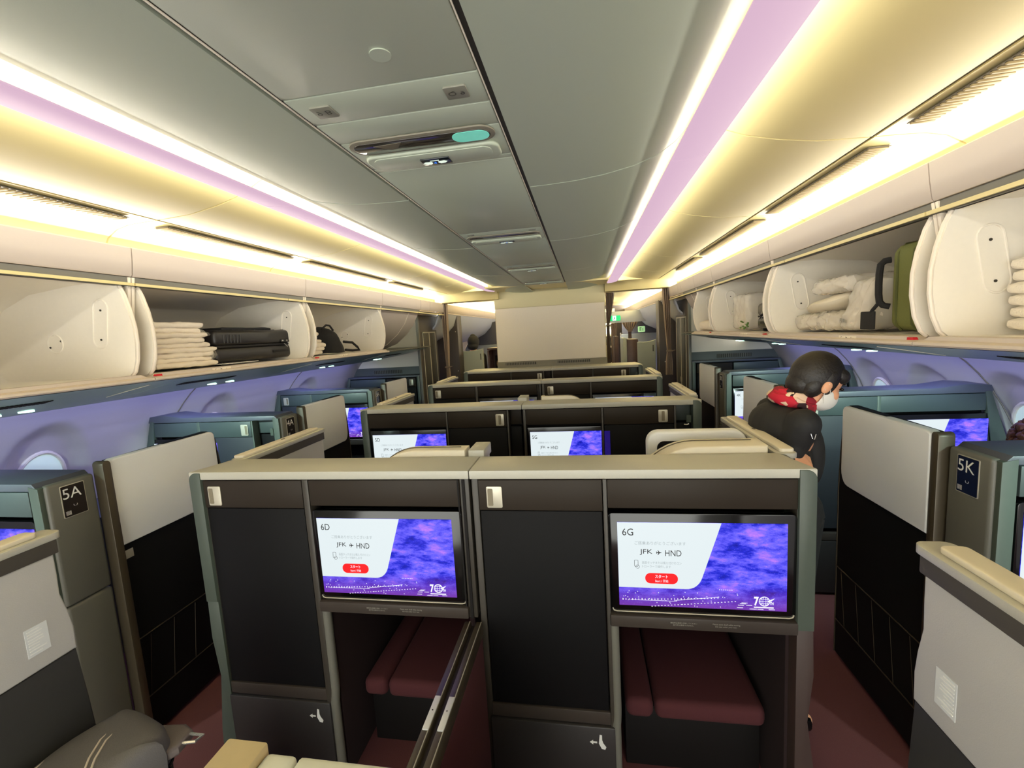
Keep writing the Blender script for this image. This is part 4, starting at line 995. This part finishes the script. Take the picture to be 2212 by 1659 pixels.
# nearest hood at the bottom of the photo
t = thing('console_cover', 'cream console hood with two tabs at the bottom edge of the photo', 'console', (.1, .3, 0))
CR = mat('cream_hood_pale', (206, 208, 194), .5, noise=.03)
prof = []
for k in range(15):
    f = k/14; x = .012+.30*f; zz = 1.300-(.0 if f < .75 else .030*((f-.75)/.25)**1.5)
    prof.append((x, zz))
MB().prism([(p[0], p[1]) for p in prof]+[(.312, 1.18), (.012, 1.18)], 'y', .20, .385, .008, 3).build('hood', CR, t)
MB().tube([(p[0], .372, p[1]+.001) for p in prof[1:]], .0015, 6).build('rim_line', GAPL, t)
MB().box(.004, .046, .390, .424, 1.262, 1.304, .007, 3).build('tab', CR, t)
b = MB(); b.prism([(.052, 1.304), (.215, 1.303), (.255, 1.298), (.285, 1.282), (.285, 1.24), (.052, 1.24)], 'y', .390, .424, .007, 3); b.build('tab', CR, t)
MB().box(.012, .25, .20, .38, .02, 1.18).build('base', OLIVE, t)
t = thing('cap_rail', 'beige cap rail between the seats at the bottom edge of the photo', 'divider', (-.02, .3, 0))
MB().box(-.052, .003, .12, .428, 1.285, 1.312, .003).build('cap', mat('cap_rail_tan', (196, 178, 138), .45, noise=.06), t)
MB().box(-.045, -.003, .12, .395, 0, 1.284).build('divider_panel', DOORG, t)
# grey padded armrest right of the divider
t = thing('armrest', 'dark grey padded armrest beside the wine divider at the bottom', 'armrest', (.15, .82, 0))
b = MB(); b.loft([[(.012, y, zt+.0), (.06, y, zt+.012), (.13, y, zt), (.15, y, zt-.03), (.15, y, zt-.09), (.012, y, zt-.09)] for y, zt in ((.55, .72), (.70, .735), (.83, .74), (.90, .72), (.93, .69))])
b.build('pad', mat('armrest_grey', (92, 90, 88), .6, noise=.05, bump=.1), t)
b = MB(); b.prism(rrect(.20, .78, .30, .24, .06, 6), 'z', .585, .635, .012, 3); b.build('tray_shell', mat('armrest_taupe', (98, 92, 88), .6, noise=.05), t)
MB().box(.02, .34, .60, .88, 0, .60, .02).build('base', BLACK, t)
# dark bag with pale double stitching, lower left
t = thing('bag', 'dark grey leather bag with pale double stitching at the lower left', 'bag', (-.92, .80, .40))
LEA = mat('dark_grey_leather', (92, 90, 90), .6, noise=.1, nscale=220, bump=.25, bscale=500); ST = mat('pale_stitching', (196, 186, 170), .7, noise=.05)
# footprint as an irregular rounded quadrilateral seen from above
fp = [(-1.04, .50), (-1.04, .70), (-1.04, .86), (-1.0, .965), (-.97, .995), (-.86, .97), (-.80, .945), (-.775, .91), (-.78, .86), (-.93, .50)]
def catmull(p, n=5):
    o = []
    N = len(p)
    for i in range(N):
        p0, p1, p2, p3 = [Vector((*p[(i+j-1) % N], 0)) for j in range(4)]
        for k in range(n):
            u = k/n; q = .5*((2*p1)+(-p0+p2)*u+(2*p0-5*p1+4*p2-p3)*u*u+(-p0+3*p1-3*p2+p3)*u**3); o.append((q.x, q.y))
    return o
foot = catmull(fp)
cxy = (-.93, .75)
def sc(k): return [(cxy[0]+(p[0]-cxy[0])*k, cxy[1]+(p[1]-cxy[1])*k) for p in foot]
b = MB(); b.loft([[(p[0], p[1], z) for p in sc(k)] for z, k in ((.40, .93), (.42, .98), (.60, 1.0), (.655, 1.0))]); b.build('body', mat('bag_side_black', (30, 28, 32), .45, noise=.1), t)
b = MB(); b.loft([[(p[0], p[1], z) for p in sc(k)] for z, k in ((.657, 1.0), (.70, 1.01), (.735, .985), (.752, .93), (.762, .80), (.766, .5), (.768, .1))]); b.build('lid', LEA, t)
MB().tube([(p[0], p[1], 0.6555) for p in sc(1.006)], .005, 6, closed=True).build('zip', GLOSSK, t)
def topz(x, y): return .7185
for off in (0, .018):
    pts = [(-.965+off*.6, .975, .722), (-.955+off, .955, .738), (-.940+off, .92, .757), (-.925+off, .87, .7655), (-.895+off, .82, .7675), (-.85+off, .765, .7655), (-.80+off*.8, .72, .756)]
    MB().tube(pts, .0028, 6).build('stitch_line', ST, t)
MB().tube([(-1.03, .88, .742), (-1.02, .83, .757), (-1.01, .76, .764), (-1.01, .62, .766)], .003, 6).build('stitch_line', ST, t)
q = MB().tube([(-.80, .77, .690), (-.775, .83, .692), (-.765, .855, .692)], .005, 6).build('zip_pull', SILVER, t)
b = MB(); b.tube([(-.765, .945, .695), (-.725, .955, .695), (-.72, .975, .695), (-.77, .975, .695)], .0045, 6); b.build('metal_clasp', SILVER, t)
b = MB(); b.prism([(-.90, .985), (-.80, 1.0), (-.762, .985), (-.755, .93), (-.79, .88)], 'z', .672, .704, .010, 3); b.build('flap', mat('bag_flap_taupe', (96, 88, 86), .6, noise=.05, bump=.2), t)
t = thing('side_console', 'low dark console beside the left screen carrying the bag', 'console', (-.95, .75, 0))
MB().box(-1.045, -.62, .35, 1.02, .02, .398, .012).build('body', BLACK, t)

# ------------------------------------------------------------------ curtains, forward cabin
def curtain(label, x0, x1, y, ztop, ztie, zbot, xt, wt, seed, folds=5, tie=True, wb=None, skew=0):
    t = thing('curtain', label, 'curtain', ((x0+x1)/2, y, ztop)); b = MB(); n = folds*8; wb = wb or wt*1.6
    rows = []; m_ = 30
    for i in range(m_+1):
        z = ztop+(zbot-ztop)*i/m_
        if z > ztie: f = ((ztop-z)/(ztop-ztie)); f = f**1.3; a = x0*(1-f)+(xt-wt/2)*f; c = x1*(1-f)+(xt+wt/2)*f
        else: f = min(1, (ztie-z)/max(.01, (ztie-zbot))*2.2); a = xt-(wt*(1-f)+wb*f)/2+skew*f; c = xt+(wt*(1-f)+wb*f)/2+skew*f
        am = .016+.014*min(1, abs(z-ztie)*3)
        ring = []
        for k in range(n+1):
            u = k/n; ring.append((a+(c-a)*u, y+am*math.sin(u*folds*2*math.pi+seed+.4*math.sin(z*5)), z))
        back = [(p[0], p[1]+.006, p[2]) for p in ring[::-1]]
        rows.append(ring+back)
    b.loft(rows); b.build('cloth', mat('taupe_curtain', (160, 142, 126), .85, noise=.08, nscale=150, bump=.2), t, angle=60)
    if tie: MB().box(xt-wt*.62, xt+wt*.62, y-.045, y+.045, ztie-.012, ztie+.014, .010).tube([(xt+.02, y-.03, ztie), (xt+.07, y-.02, ztie+.01)], .007, 6).build('tie_back', mat('tie_brown', (108, 92, 78), .8, noise=.05), t)
    return t
curtain('taupe curtain tied back beside the left closet, left aisle doorway', -1.56, -1.46, 6.02, 2.245, 1.36, .95, -1.515, .05, 1, 3, wb=.07)
curtain('taupe curtain gathered with a tie beside the right closet, right aisle doorway', 1.425, 1.525, 5.98, 2.245, 1.44, 1.13, 1.50, .055, 2, 4, wb=.09)
curtain('taupe curtain gathered against the right edge of the beige block', .715, .83, 6.06, 2.245, 1.82, 1.2, .735, .035, 3, 5, wb=.05)
for s in (-1, 1):
    # dark cabinet edge on the far side of the curtain
    t = thing('closet', 'narrow charcoal cabinet beyond the %s doorway curtain' % side(s), 'closet', (s*1.62, 7.0, 0))
    MB().box(s*(1.545 if s < 0 else 1.50), s*2.1, 6.75, 7.0, 0, 2.13 if s < 0 else 2.14, .006).build('body', CHAR, t)
    MB().disc((s*1.58, 6.748, 1.86), .008, .004, 'y', 10).disc((s*1.58, 6.748, 1.24), .008, .004, 'y', 10).build('latch', HANDLE, t)
# far seats
def far_seat(x0, x1, y, z1, label, curve=.03):
    t = thing('seat_shell', label, 'seat', ((x0+x1)/2, y, 0))
    pr = [(x0, 0), (x0, z1-.01)]+[(x0+(x1-x0)*k/8, z1-curve*math.sin(math.pi*k/8)*.6+.018*k/8) for k in range(1, 8)]+[(x1, z1+.02), (x1, 0)]
    MB().prism(pr, 'y', y, y+.06, .010, 3).build('shell_back', mat('far_shell_grey', (142, 150, 146), .6, noise=.05, nscale=90), t)
    MB().box(x1-.05, x1-.035, y-.004, y+.001, z1-.16, z1-.06, .002).build('latch_slot', GAP, t)
    MB().box(x0+.03, x1-.03, y+.06, y+.5, 0, .5, .02).build('seat_base', BLACK, t)
    return t
far_seat(-1.655, -1.22, 7.02, 1.545, 'pale grey seat shell seen through the left doorway below the hooded person')
far_seat(1.225, 1.50, 7.05, 1.545, 'pale grey seat shell seen through the right doorway')
t = thing('seat_shell', 'slim pale grey seat edge beside dark panels beyond the right doorway', 'seat', (1.05, 7.6, 0))
MB().box(1.035, 1.10, 7.4, 7.9, 0, 1.60, .02).build('shell_back', MT['far_shell_grey'], t)
MB().box(1.10, 1.28, 7.42, 7.9, 0, 1.575, .01).build('brown_side', mat('dark_wood_panel', (66, 46, 44), .4, noise=.25, nscale=20), t)
MB().box(.955, 1.03, 8.2, 8.6, 0, 1.62, .01).build('brown_side', MT['dark_wood_panel'], t)
t = thing('seat_shell', 'dark wood seat side with a lit nook in the left doorway', 'seat', (-1.1, 7.4, 0))
MB().box(-1.19, -1.165, 7.2, 7.7, 0, 1.52, .005).box(-1.165, -.86, 7.5, 7.55, 0, 1.56, .005).box(-1.19, -.86, 7.2, 7.7, 1.53, 1.56, .005).build('brown_side', MT['dark_wood_panel'], t)
MB().box(-1.12, -1.02, 7.485, 7.50, 1.05, 1.42, .003).build('nook', DARK, t)
MB().ell((-1.08, 7.48, 1.28), (.02, .006, .05), 10, 8).build('bottle', mat('amber_glass', (120, 90, 60), .2, noise=.05), t)
# far partitions
t = thing('partition', 'dark slate partition with a curved top at the far left', 'partition', (-1.3, 9.6, 0))
pr = [(-2.42, 1.30), (-2.40, 1.42), (-2.2, 1.72), (-2.0, 1.90), (-1.80, 2.0), (-1.4, 2.08), (-.9, 2.1), (-.9, 0), (-2.42, 0)]
MB().prism(pr, 'y', 9.6, 9.66, .004).build('panel', mat('far_slate', (62, 62, 72), .6, noise=.06), t)
MB().box(-2.45, -.9, 9.40, 9.6, 0, 1.56, .01).build('ledge', mat('far_ledge', (120, 126, 128), .5, noise=.03), t)
t = thing('partition', 'pale beige low panel behind the hooded person', 'partition', (-2.2, 9.2, 0))
MB().prism([(-2.75, 0), (-2.75, 1.86), (-1.93, 1.84), (-2.12, 1.50), (-2.12, 0)], 'y', 9.2, 9.25, .004).build('panel', mat('far_beige', (186, 176, 160), .6, noise=.03), t)
t = thing('partition', 'dark slate partition with a pale sign at the far right', 'partition', (1.9, 10, 0))
pr = [(1.25, 0), (1.25, 2.02), (1.9, 2.04), (2.15, 1.98), (2.5, 1.75), (2.6, 0)]
MB().prism(pr, 'y', 10.0, 10.06, .004).build('panel', MT['far_slate'], t)
MB().box(1.2, 2.6, 9.86, 10.0, 0, 1.62, .01).build('ledge', MT['far_ledge'], t)
MB().prism(rrect(1.66, 1.71, .15, .13, .02, 4), 'y', 9.992, 10.0).build('pale_sign', mat('sign_pale_green', (170, 210, 160), .5, em=.35, emcol=(170, 220, 160), noise=.03), t)
b = MB(); b.box(1.62, 1.632, 9.989, 9.992, 1.67, 1.74).box(1.64, 1.652, 9.989, 9.992, 1.67, 1.74).box(1.68, 1.692, 9.989, 9.992, 1.67, 1.73).box(1.62, 1.66, 9.989, 9.992, 1.742, 1.75); b.build('sign_figures', mat('sign_green_ink', (60, 120, 60), .5, noise=.03), t)
# exit sign on its pale header
t = thing('exit_sign', 'green running-figure exit sign on the pale header beyond the right doorway', 'exit sign', (1.0, 9.3, 1.9))
MB().box(.70, 1.66, 9.30, 9.36, 1.87, 2.10, .004).build('header_panel', mat('far_header_grey', (176, 182, 188), .5, noise=.03), t)
MB().prism(rrect(1.04, 1.965, .25, .105, .02, 4), 'y', 9.285, 9.30).build('sign_plate', mat('exit_green', (0, 120, 70), .4, em=.7, emcol=(0, 210, 120), noise=.02), t)
MB().box(1.005, 1.075, 9.28, 9.286, 1.918, 2.012).build('sign_door', mat('exit_white', (160, 180, 180), .4, em=.8, emcol=(230, 255, 250), noise=.02), t)
b = MB(); cx, cz = 1.04, 1.965
b.disc((cx+.004, 9.2785, cz+.028), .007, .002, 'y', 10).prism([(cx-.006, cz+.018), (cx+.010, cz+.018), (cx+.006, cz-.006), (cx-.008, cz-.004)], 'y', 9.277, 9.279)
b.prism([(cx-.008, cz-.004), (cx+.002, cz-.006), (cx-.010, cz-.034), (cx-.018, cz-.030)], 'y', 9.277, 9.279).prism([(cx, cz-.004), (cx+.008, cz-.004), (cx+.018, cz-.028), (cx+.010, cz-.030)], 'y', 9.277, 9.279)
b.build('running_figure', mat('exit_ink', (0, 110, 90), .4, em=.2, emcol=(0, 150, 110), noise=.02), t)
curtain('mauve brown curtain tied in the middle under the exit sign header, far right', 1.20, 1.52, 9.5, 1.87, 1.68, .05, 1.36, .06, 4, 6, wb=.12)
curtain('mauve brown straight curtain below the exit sign, far right', .98, 1.10, 9.45, 1.87, 1.5, .05, 1.03, .11, 5, 4, tie=False, wb=.12)
# lit galley niche
t = thing('galley', 'brightly lit galley shelving seen through the right doorway', 'galley', (.93, 9.9, 0))
GW = mat('galley_white', (232, 226, 196), .5, noise=.03)
MB().box(.70, 1.12, 10.25, 10.3, 0, 2.2).box(.70, 1.12, 9.9, 10.25, 1.835, 1.85).box(.70, 1.12, 9.9, 10.25, 1.60, 1.615).box(.70, 1.12, 9.9, 10.25, 1.345, 1.365).box(.70, 1.12, 9.92, 10.25, 0, 1.0).build('shelving', GW, t)
MB().box(.90, 1.02, 9.93, 10.2, 1.63, 1.80, .01).build('oven_window', mat('galley_screen_white', (240, 240, 236), .4, em=.3, noise=.02), t)
MB().box(.86, .95, 9.95, 10.2, 1.40, 1.52, .01).box(.99, 1.06, 9.95, 10.2, 1.40, 1.56, .01).build('coffee_maker', GASK, t)
for k in range(3):
    o = MB().box(.80+k*.105, .895+k*.105, 9.90, 9.93, 1.02, 1.335, .004).build('trolley_door', GLOSSK, t)
    MB().ell((.848+k*.105, 9.897, 1.28), (.028, .004, .016), 12, 8).build('trolley_latch', SILVER, o)
spot('galley_lamp', (.92, 9.8, 2.15), (.93, 10.2, 1.5), 60, (1, .95, .8), 120)
bx('far_wall_sign', WHITEP, None, 1.155, 1.18, 9.44, 9.445, 1.58, 1.66); o = bpy.data.objects['far_wall_sign']; tag(o, 'small pale notice on the brown wall beside the far curtain', 'notice')

# ------------------------------------------------------------------ people
SKIN = mat('skin', (224, 164, 126), .55, noise=.04, nscale=40); HAIR = mat('black_hair', (26, 21, 18), .5, noise=.35, nscale=90, bump=.8, bscale=120)
CLOTH = mat('black_uniform', (25, 25, 27), .75, noise=.12, nscale=120, bump=.2); MASK = mat('white_mask', (228, 226, 220), .8, noise=.02, bump=.15)
def remesh(b, name, material, parent, voxel=.006, smooth_it=6):
    o = b.build(name, material, parent)
    m = o.modifiers.new('r', 'REMESH'); m.mode = 'VOXEL'; m.voxel_size = voxel
    m2 = o.modifiers.new('s', 'SMOOTH'); m2.factor = .5; m2.iterations = smooth_it
    bpy.context.view_layer.update(); dg = bpy.context.evaluated_depsgraph_get()
    me = bpy.data.meshes.new_from_object(o.evaluated_get(dg)); o.modifiers.clear(); old = o.data; o.data = me; bpy.data.meshes.remove(old)
    me.materials.clear(); me.materials.append(material)
    for p in me.polygons: p.use_smooth = True
    return o
def limb(b, pts, rs, n=12):
    """tapered chain with ball joints"""
    P_ = [Vector(p) for p in pts]; out = []; rr = []
    for i in range(len(P_)-1):
        for k in range(5):
            f = k/5; out.append(P_[i].lerp(P_[i+1], f)); rr.append(rs[i]+(rs[i+1]-rs[i])*f)
    out.append(P_[-1]); rr.append(rs[-1]); b.tube(out, rr, n)
    for p, r in zip(P_, rs): b.ell(p, (r, r, r), 12, 8)
class Head:
    def __init__(s, c, F, U):
        s.c = Vector(c); s.F = Vector(F).normalized(); s.Rt = s.F.cross(Vector(U)).normalized(); s.U = s.Rt.cross(s.F).normalized()
        s.m = Matrix(((s.F.x, s.Rt.x, s.U.x, s.c.x), (s.F.y, s.Rt.y, s.U.y, s.c.y), (s.F.z, s.Rt.z, s.U.z, s.c.z), (0, 0, 0, 1)))
    def w(s, f, r, u): return s.m @ Vector((f, r, u))
    def e(s, b, c, rad, seg=20, rings=14): b.ell(c, rad, seg, rings, mtx=s.m)
    def skull(s, b):
        s.e(b, (-.004, 0, .010), (.092, .072, .094)); s.e(b, (.030, 0, -.055), (.060, .054, .062)); s.e(b, (.052, 0, -.092), (.026, .026, .020))
        s.e(b, (.098, 0, -.022), (.018, .013, .022)); s.e(b, (.086, 0, -.002), (.016, .012, .030)); s.e(b, (.084, 0, -.062), (.018, .026, .014))
        for q in (-1, 1):
            s.e(b, (-.004, q*.078, -.018), (.020, .009, .031)); s.e(b, (.060, q*.040, -.030), (.026, .020, .024))
    def cut(s, b, keep):
        inv = s.m.inverted(); bad = [f for f in b.bm.faces if not keep(inv @ f.calc_center_median())]
        bmesh.ops.delete(b.bm, geom=bad, context='FACES')
    def shell(s, c, rad, keep, thick, name, material, parent, seg=40, amp=0, seed=1):
        b = MB(); s.e(b, c, rad, seg, 28); s.cut(b, keep)
        if amp: crumple(b, amp, seed, 30)
        o = b.build(name, material, parent); m = o.modifiers.new('t', 'SOLIDIFY'); m.thickness = thick; m.offset = 1
        return o
def hand(b, wrist, d, palm_n, side_v, curl=.6, sc_=1.0):
    """palm and five bent fingers; d = pointing direction, palm_n = palm normal, side_v = toward the thumb"""
    wv, d, pn, sv = Vector(wrist), Vector(d).normalized(), Vector(palm_n).normalized(), Vector(side_v).normalized()
    k = sc_
    for i, off in enumerate((-.027, -.009, .009, .027)):
        base = wv+d*.082*k+sv*off*k
        limb(b, [wv+d*.012*k+sv*off*.55*k, base], [.014*k, .0115*k], 8)
        L_ = (.066, .080, .086, .076)[i]*k
        p1 = base+(d*math.cos(curl*.5)+pn*math.sin(curl*.5))*L_*.45
        p2 = p1+(d*math.cos(curl*1.3)+pn*math.sin(curl*1.3))*L_*.32
        p3 = p2+(d*math.cos(curl*1.9)+pn*math.sin(curl*1.9))*L_*.23
        limb(b, [base, p1, p2, p3], [.0098*k, .0088*k, .008*k, .0068*k], 8)
    t0 = wv+d*.022*k+sv*.024*k; t1 = t0+(sv*.75+d*.7+pn*.2).normalized()*.036*k; t2 = t1+(d*.95+sv*.2+pn*.4).normalized()*.030*k; t3 = t2+(d+pn*.6).normalized()*.022*k
    limb(b, [t0, t1, t2, t3], [.014*k, .0115*k, .010*k, .008*k], 8)
# ---- standing attendant in the right aisle, leaning toward the window suite
t = thing('person', 'person in black jacket, red flowered scarf and white mask leaning in the right aisle', 'person', (1.30, 2.0, 0))
H = Head((1.346, 1.97, 1.528), (.80, .14, -.50), (.45, 0, .80))
b = MB(); H.skull(b)
limb(b, [(1.30, 1.985, 1.50), (1.262, 2.0, 1.42), (1.25, 2.0, 1.36)], [.050, .052, .06])
b.ell((1.235, 2.0, 1.30), (.095, .155, .11)); b.ell((1.235, 2.0, 1.16), (.09, .135, .13)); b.ell((1.25, 2.0, .98), (.105, .16, .12))
for q in (-1, 1):
    limb(b, [(1.24, 2.0+q*.07, .93), (1.27, 2.0+q*.075, .50), (1.19, 2.0+q*.075, .09)], [.082, .052, .036])
    limb(b, [(1.19, 2.0+q*.075, .05), (1.30, 2.0+q*.085, .035)], [.034, .028])
RS, RE, RW = (1.235, 1.835, 1.375), (1.185, 1.795, 1.175), (1.190, 1.735, 1.285)
LS, LE, LW = (1.25, 2.165, 1.37), (1.27, 2.21, 1.11), (1.24, 2.16, .88)
RE = (1.215, 1.80, 1.14); RW = (1.185, 1.745, 1.318)
RE = (1.165, 1.93, 1.14); RW = (1.200, 1.835, 1.268)
limb(b, [RS, RE, RW], [.044, .034, .024]); limb(b, [LS, LE, LW], [.044, .034, .024])
hand(b, RW, (.30, -.42, -.62), (-.8, .1, -.35), (.45, .3, .1), .8, .95)
hand(b, LW, (.1, -.1, -1), (-.3, -.8, 0), (.9, -.2, 0), .5, .95)
remesh(b, 'body', SKIN, t, .0055, 4)
# hair: smooth cap swept to the nape
def keep(p): return not (p.x > .030 and p.z < .040-.25*(p.x-.03)) and not (p.z < -.05 and p.x > -.02) and p.z > -.115
H.shell((-.014, 0, .010), (.103, .081, .106), keep, .004, 'hair', HAIR, t, amp=.0010)
b = MB(); H.e(b, (-.052, 0, -.040), (.055, .058, .062)); H.e(b, (.040, -.050, .048), (.034, .022, .030)); H.e(b, (.040, .050, .048), (.034, .022, .030)); H.e(b, (-.002, .074, .010), (.024, .010, .040)); H.e(b, (-.002, -.074, .010), (.024, .010, .040)); H.e(b, (-.03, -.045, -.03), (.04, .034, .055)); H.e(b, (-.03, .045, -.03), (.04, .034, .055)); b.build('hair_bun', HAIR, t)
H.shell((.028, 0, -.050), (.086, .064, .066), lambda p: p.x > .012 and p.z < -.016+.12*(.10-p.x), .002, 'face_mask', MASK, t, amp=.001)
b = MB()
for q in (-1, 1):
    b.tube([H.w(.035, q*.062, -.035), H.w(.015, q*.076, -.020), H.w(-.008, q*.086, -.005)], .0014, 5); b.tube([H.w(.035, q*.060, -.075), H.w(.012, q*.070, -.055), H.w(-.010, q*.086, -.030)], .0014, 5)
b.build('mask_loop', MASK, t)
b = MB()
for q in (-1, 1): H.e(b, (.083, q*.030, .008), (.010, .014, .006))
b.build('eye', mat('eye_dark', (30, 22, 20), .2, noise=.1), t)
b = MB()
for q in (-1, 1): b.tube([H.w(.088, q*.012, .028), H.w(.090, q*.030, .034), H.w(.076, q*.050, .028)], .003, 5)
b.build('eyebrow', HAIR, t)
# scarf with flower pattern
def scarf_mat():
    m = mat('flower_scarf', (170, 30, 44), .75); nt = m.node_tree; bsd = nt.nodes['Principled BSDF']
    tc = nt.nodes.new('ShaderNodeTexCoord'); v = nt.nodes.new('ShaderNodeTexVoronoi'); v.inputs['Scale'].default_value = 26
    cr = nt.nodes.new('ShaderNodeValToRGB'); cr.color_ramp.interpolation = 'CONSTANT'; e = cr.color_ramp.elements
    e[0].color = lin((190, 20, 48)); e[1].position = .42; e[1].color = lin((46, 16, 24)); a = e.new(.62); a.color = lin((226, 196, 170)); a = e.new(.80); a.color = lin((150, 24, 44))
    nt.links.new(tc.outputs['Object'], v.inputs['Vector']); nt.links.new(v.outputs['Color'], cr.inputs['Fac']); nt.links.new(cr.outputs['Color'], bsd.inputs['Base Color']); return m
SC = scarf_mat(); b = MB()
cen = Vector((1.262, 1.99, 1.452)); ax = Vector((.35, 0, .94)).normalized(); e1 = ax.orthogonal().normalized(); e2 = ax.cross(e1)
for k_, (rr, dz, tr) in enumerate(((.064, .008, .022), (.072, -.014, .024))):
    b.tube([cen+ax*dz+(e1*math.cos(a*.2618)+e2*math.sin(a*.2618))*rr for a in range(24)], tr, 10, closed=True)
crumple(b, .010, 4, 40); b.build('scarf', SC, t)
b = MB(); c0 = cen+Vector((-.035, -.055, .008))
for k in range(6): b.ell(c0+Vector((.016*math.cos(k), -.008, .016*math.sin(k))), (.013, .010, .013), 10, 8)
crumple(b, .004, 5, 60); b.build('scarf_knot', mat('scarf_cream', (226, 200, 164), .8, noise=.1), t)
# jacket and skirt: clothing over the body
b = MB()
b.ell((1.222, 2.0, 1.335), (.120, .175, .105)); b.ell((1.195, 2.0, 1.28), (.10, .150, .12)); b.ell((1.205, 2.0, 1.20), (.125, .165, .16)); b.ell((1.232, 2.0, 1.07), (.112, .160, .13)); b.ell((1.245, 2.0, .97), (.125, .180, .12))
limb(b, [(1.235, 1.845, 1.372), RS, RE, (Vector(RE)*.05+Vector(RW)*.95)], [.062, .062, .058, .042], 14)
limb(b, [(1.24, 2.155, 1.37), LS, LE, (Vector(LE)*.15+Vector(LW)*.85)], [.062, .060, .050, .040], 14)
b.ell((1.315, 1.93, 1.22), (.045, .035, .13))
j = remesh(b, 'jacket', CLOTH, t, .007, 5)
b = MB(); limb(b, [(1.235, 2.0, .96), (1.225, 2.0, .72), (1.225, 2.0, .48)], [.150, .135, .120], 18); b.build('skirt', CLOTH, t)
b = MB(); b.tube([(1.232, 1.772, 1.352), (1.236, 1.767, 1.334), (1.243, 1.768, 1.330), (1.250, 1.772, 1.350)], .0012, 6); b.build('pocket_pin', SILVER, t)
b = MB()
for q in (-1, 1): b.box(1.15, 1.32, 2.0+q*.08-.042, 2.0+q*.08+.042, .0, .06, .02)
b.build('shoe', GLOSSK, t)

# ---- hooded passenger seen through the left doorway
t = thing('person', 'seated person in a black hood seen from behind through the left doorway', 'person', (-1.45, 7.35, 0))
H = Head((-1.435, 7.30, 1.665), (.25, .96, -.1), (0, 0, 1)); b = MB(); H.skull(b)
limb(b, [(-1.45, 7.32, 1.60), (-1.47, 7.36, 1.46)], [.055, .06]); b.ell((-1.48, 7.38, 1.30), (.17, .12, .20)); b.ell((-1.48, 7.38, 1.05), (.15, .12, .2)); b.ell((-1.48, 7.40, .62), (.17, .14, .12))
for q in (-1, 1):
    limb(b, [(-1.48+q*.17, 7.38, 1.42), (-1.48+q*.2, 7.34, 1.15), (-1.46+q*.12, 7.62, 1.02)], [.045, .036, .026]); hand(b, (-1.46+q*.12, 7.62, 1.02), (0, 1, -.1), (0, 0, -1), (-q, 0, 0), .6)
    limb(b, [(-1.48+q*.09, 7.42, .60), (-1.48+q*.1, 7.86, .60), (-1.48+q*.1, 7.90, .10)], [.08, .055, .04])
remesh(b, 'body', SKIN, t, .008, 4)
b = MB(); H.e(b, (-.012, 0, .012), (.112, .096, .116)); H.e(b, (-.03, 0, .095), (.05, .05, .05)); H.e(b, (-.04, 0, -.07), (.085, .095, .06)); H.cut(b, lambda p: not (p.x > .05 and p.z < .04)); b.build('hood', FABK, t)
b = MB(); b.ell((-1.47, 7.37, 1.46), (.13, .10, .08)); b.ell((-1.48, 7.38, 1.31), (.20, .145, .20)); b.ell((-1.48, 7.38, 1.02), (.18, .145, .26))
for q in (-1, 1): limb(b, [(-1.48+q*.17, 7.38, 1.42), (-1.48+q*.2, 7.34, 1.15), (-1.46+q*.125, 7.57, 1.03)], [.062, .052, .04])
remesh(b, 'hooded_top', FABK, t, .010, 4)
MB().box(-1.475, -1.455, 7.195, 7.20, 1.655, 1.675, .002).build('hood_logo', WHITEP, t)
# ---- passenger at the right edge, only curly hair shows
t = thing('person', 'seated person with curly reddish brown hair at the right edge of the photo', 'person', (2.40, 2.25, 0))
H = Head((2.395, 2.25, 1.145), (0, 1, -.1), (0, 0, 1)); b = MB(); H.skull(b)
limb(b, [(2.395, 2.24, 1.08), (2.39, 2.20, .98)], [.05, .055]); b.ell((2.39, 2.20, .82), (.16, .11, .18)); b.ell((2.39, 2.22, .58), (.15, .12, .16))
for q in (-1, 1):
    limb(b, [(2.39+q*.16, 2.20, .92), (2.39+q*.18, 2.18, .70), (2.39+q*.1, 2.42, .62)], [.044, .036, .026]); hand(b, (2.39+q*.1, 2.42, .62), (0, 1, -.2), (0, 0, -1), (-q, 0, 0), .6)
    limb(b, [(2.39+q*.09, 2.24, .52), (2.39+q*.09, 2.66, .52), (2.39+q*.09, 2.70, .08)], [.08, .055, .04])
remesh(b, 'body', SKIN, t, .008, 4)
b = MB(); b.ell((2.39, 2.20, .80), (.185, .135, .23)); b.ell((2.39, 2.22, .58), (.17, .14, .16))
for q in (-1, 1): limb(b, [(2.39+q*.16, 2.20, .92), (2.39+q*.18, 2.18, .70), (2.39+q*.105, 2.38, .63)], [.058, .048, .036])
remesh(b, 'top', mat('grey_knit', (90, 90, 96), .85, noise=.08, bump=.3), t, .010, 4)
b = MB(); r5 = random.Random(8)
H.e(b, (-.015, 0, .02), (.112, .098, .115))
for k in range(150):
    a, c_ = r5.random()*6.283, r5.uniform(-.75, 1); rr = math.sqrt(1-c_*c_)
    p = H.w(-.015+.112*rr*math.cos(a), .100*rr*math.sin(a), .02+.118*c_)
    if (H.m.inverted() @ p).x > .05 and c_ < .3: continue
    b.ell(p, (.017, .017, .017), 8, 6)
crumple(b, .006, 6, 50); b.build('hair', mat('curly_brown_hair', (96, 52, 44), .6, noise=.3, nscale=90, bump=.8, bscale=200), t)
t = thing('seat', 'dark seat under the curly haired person at the right edge', 'seat', (2.39, 2.2, 0))
MB().box(2.16, 2.41 if False else 2.60, 2.04, 2.50, 0, .42, .03).build('seat_cushion', BLACK, t)
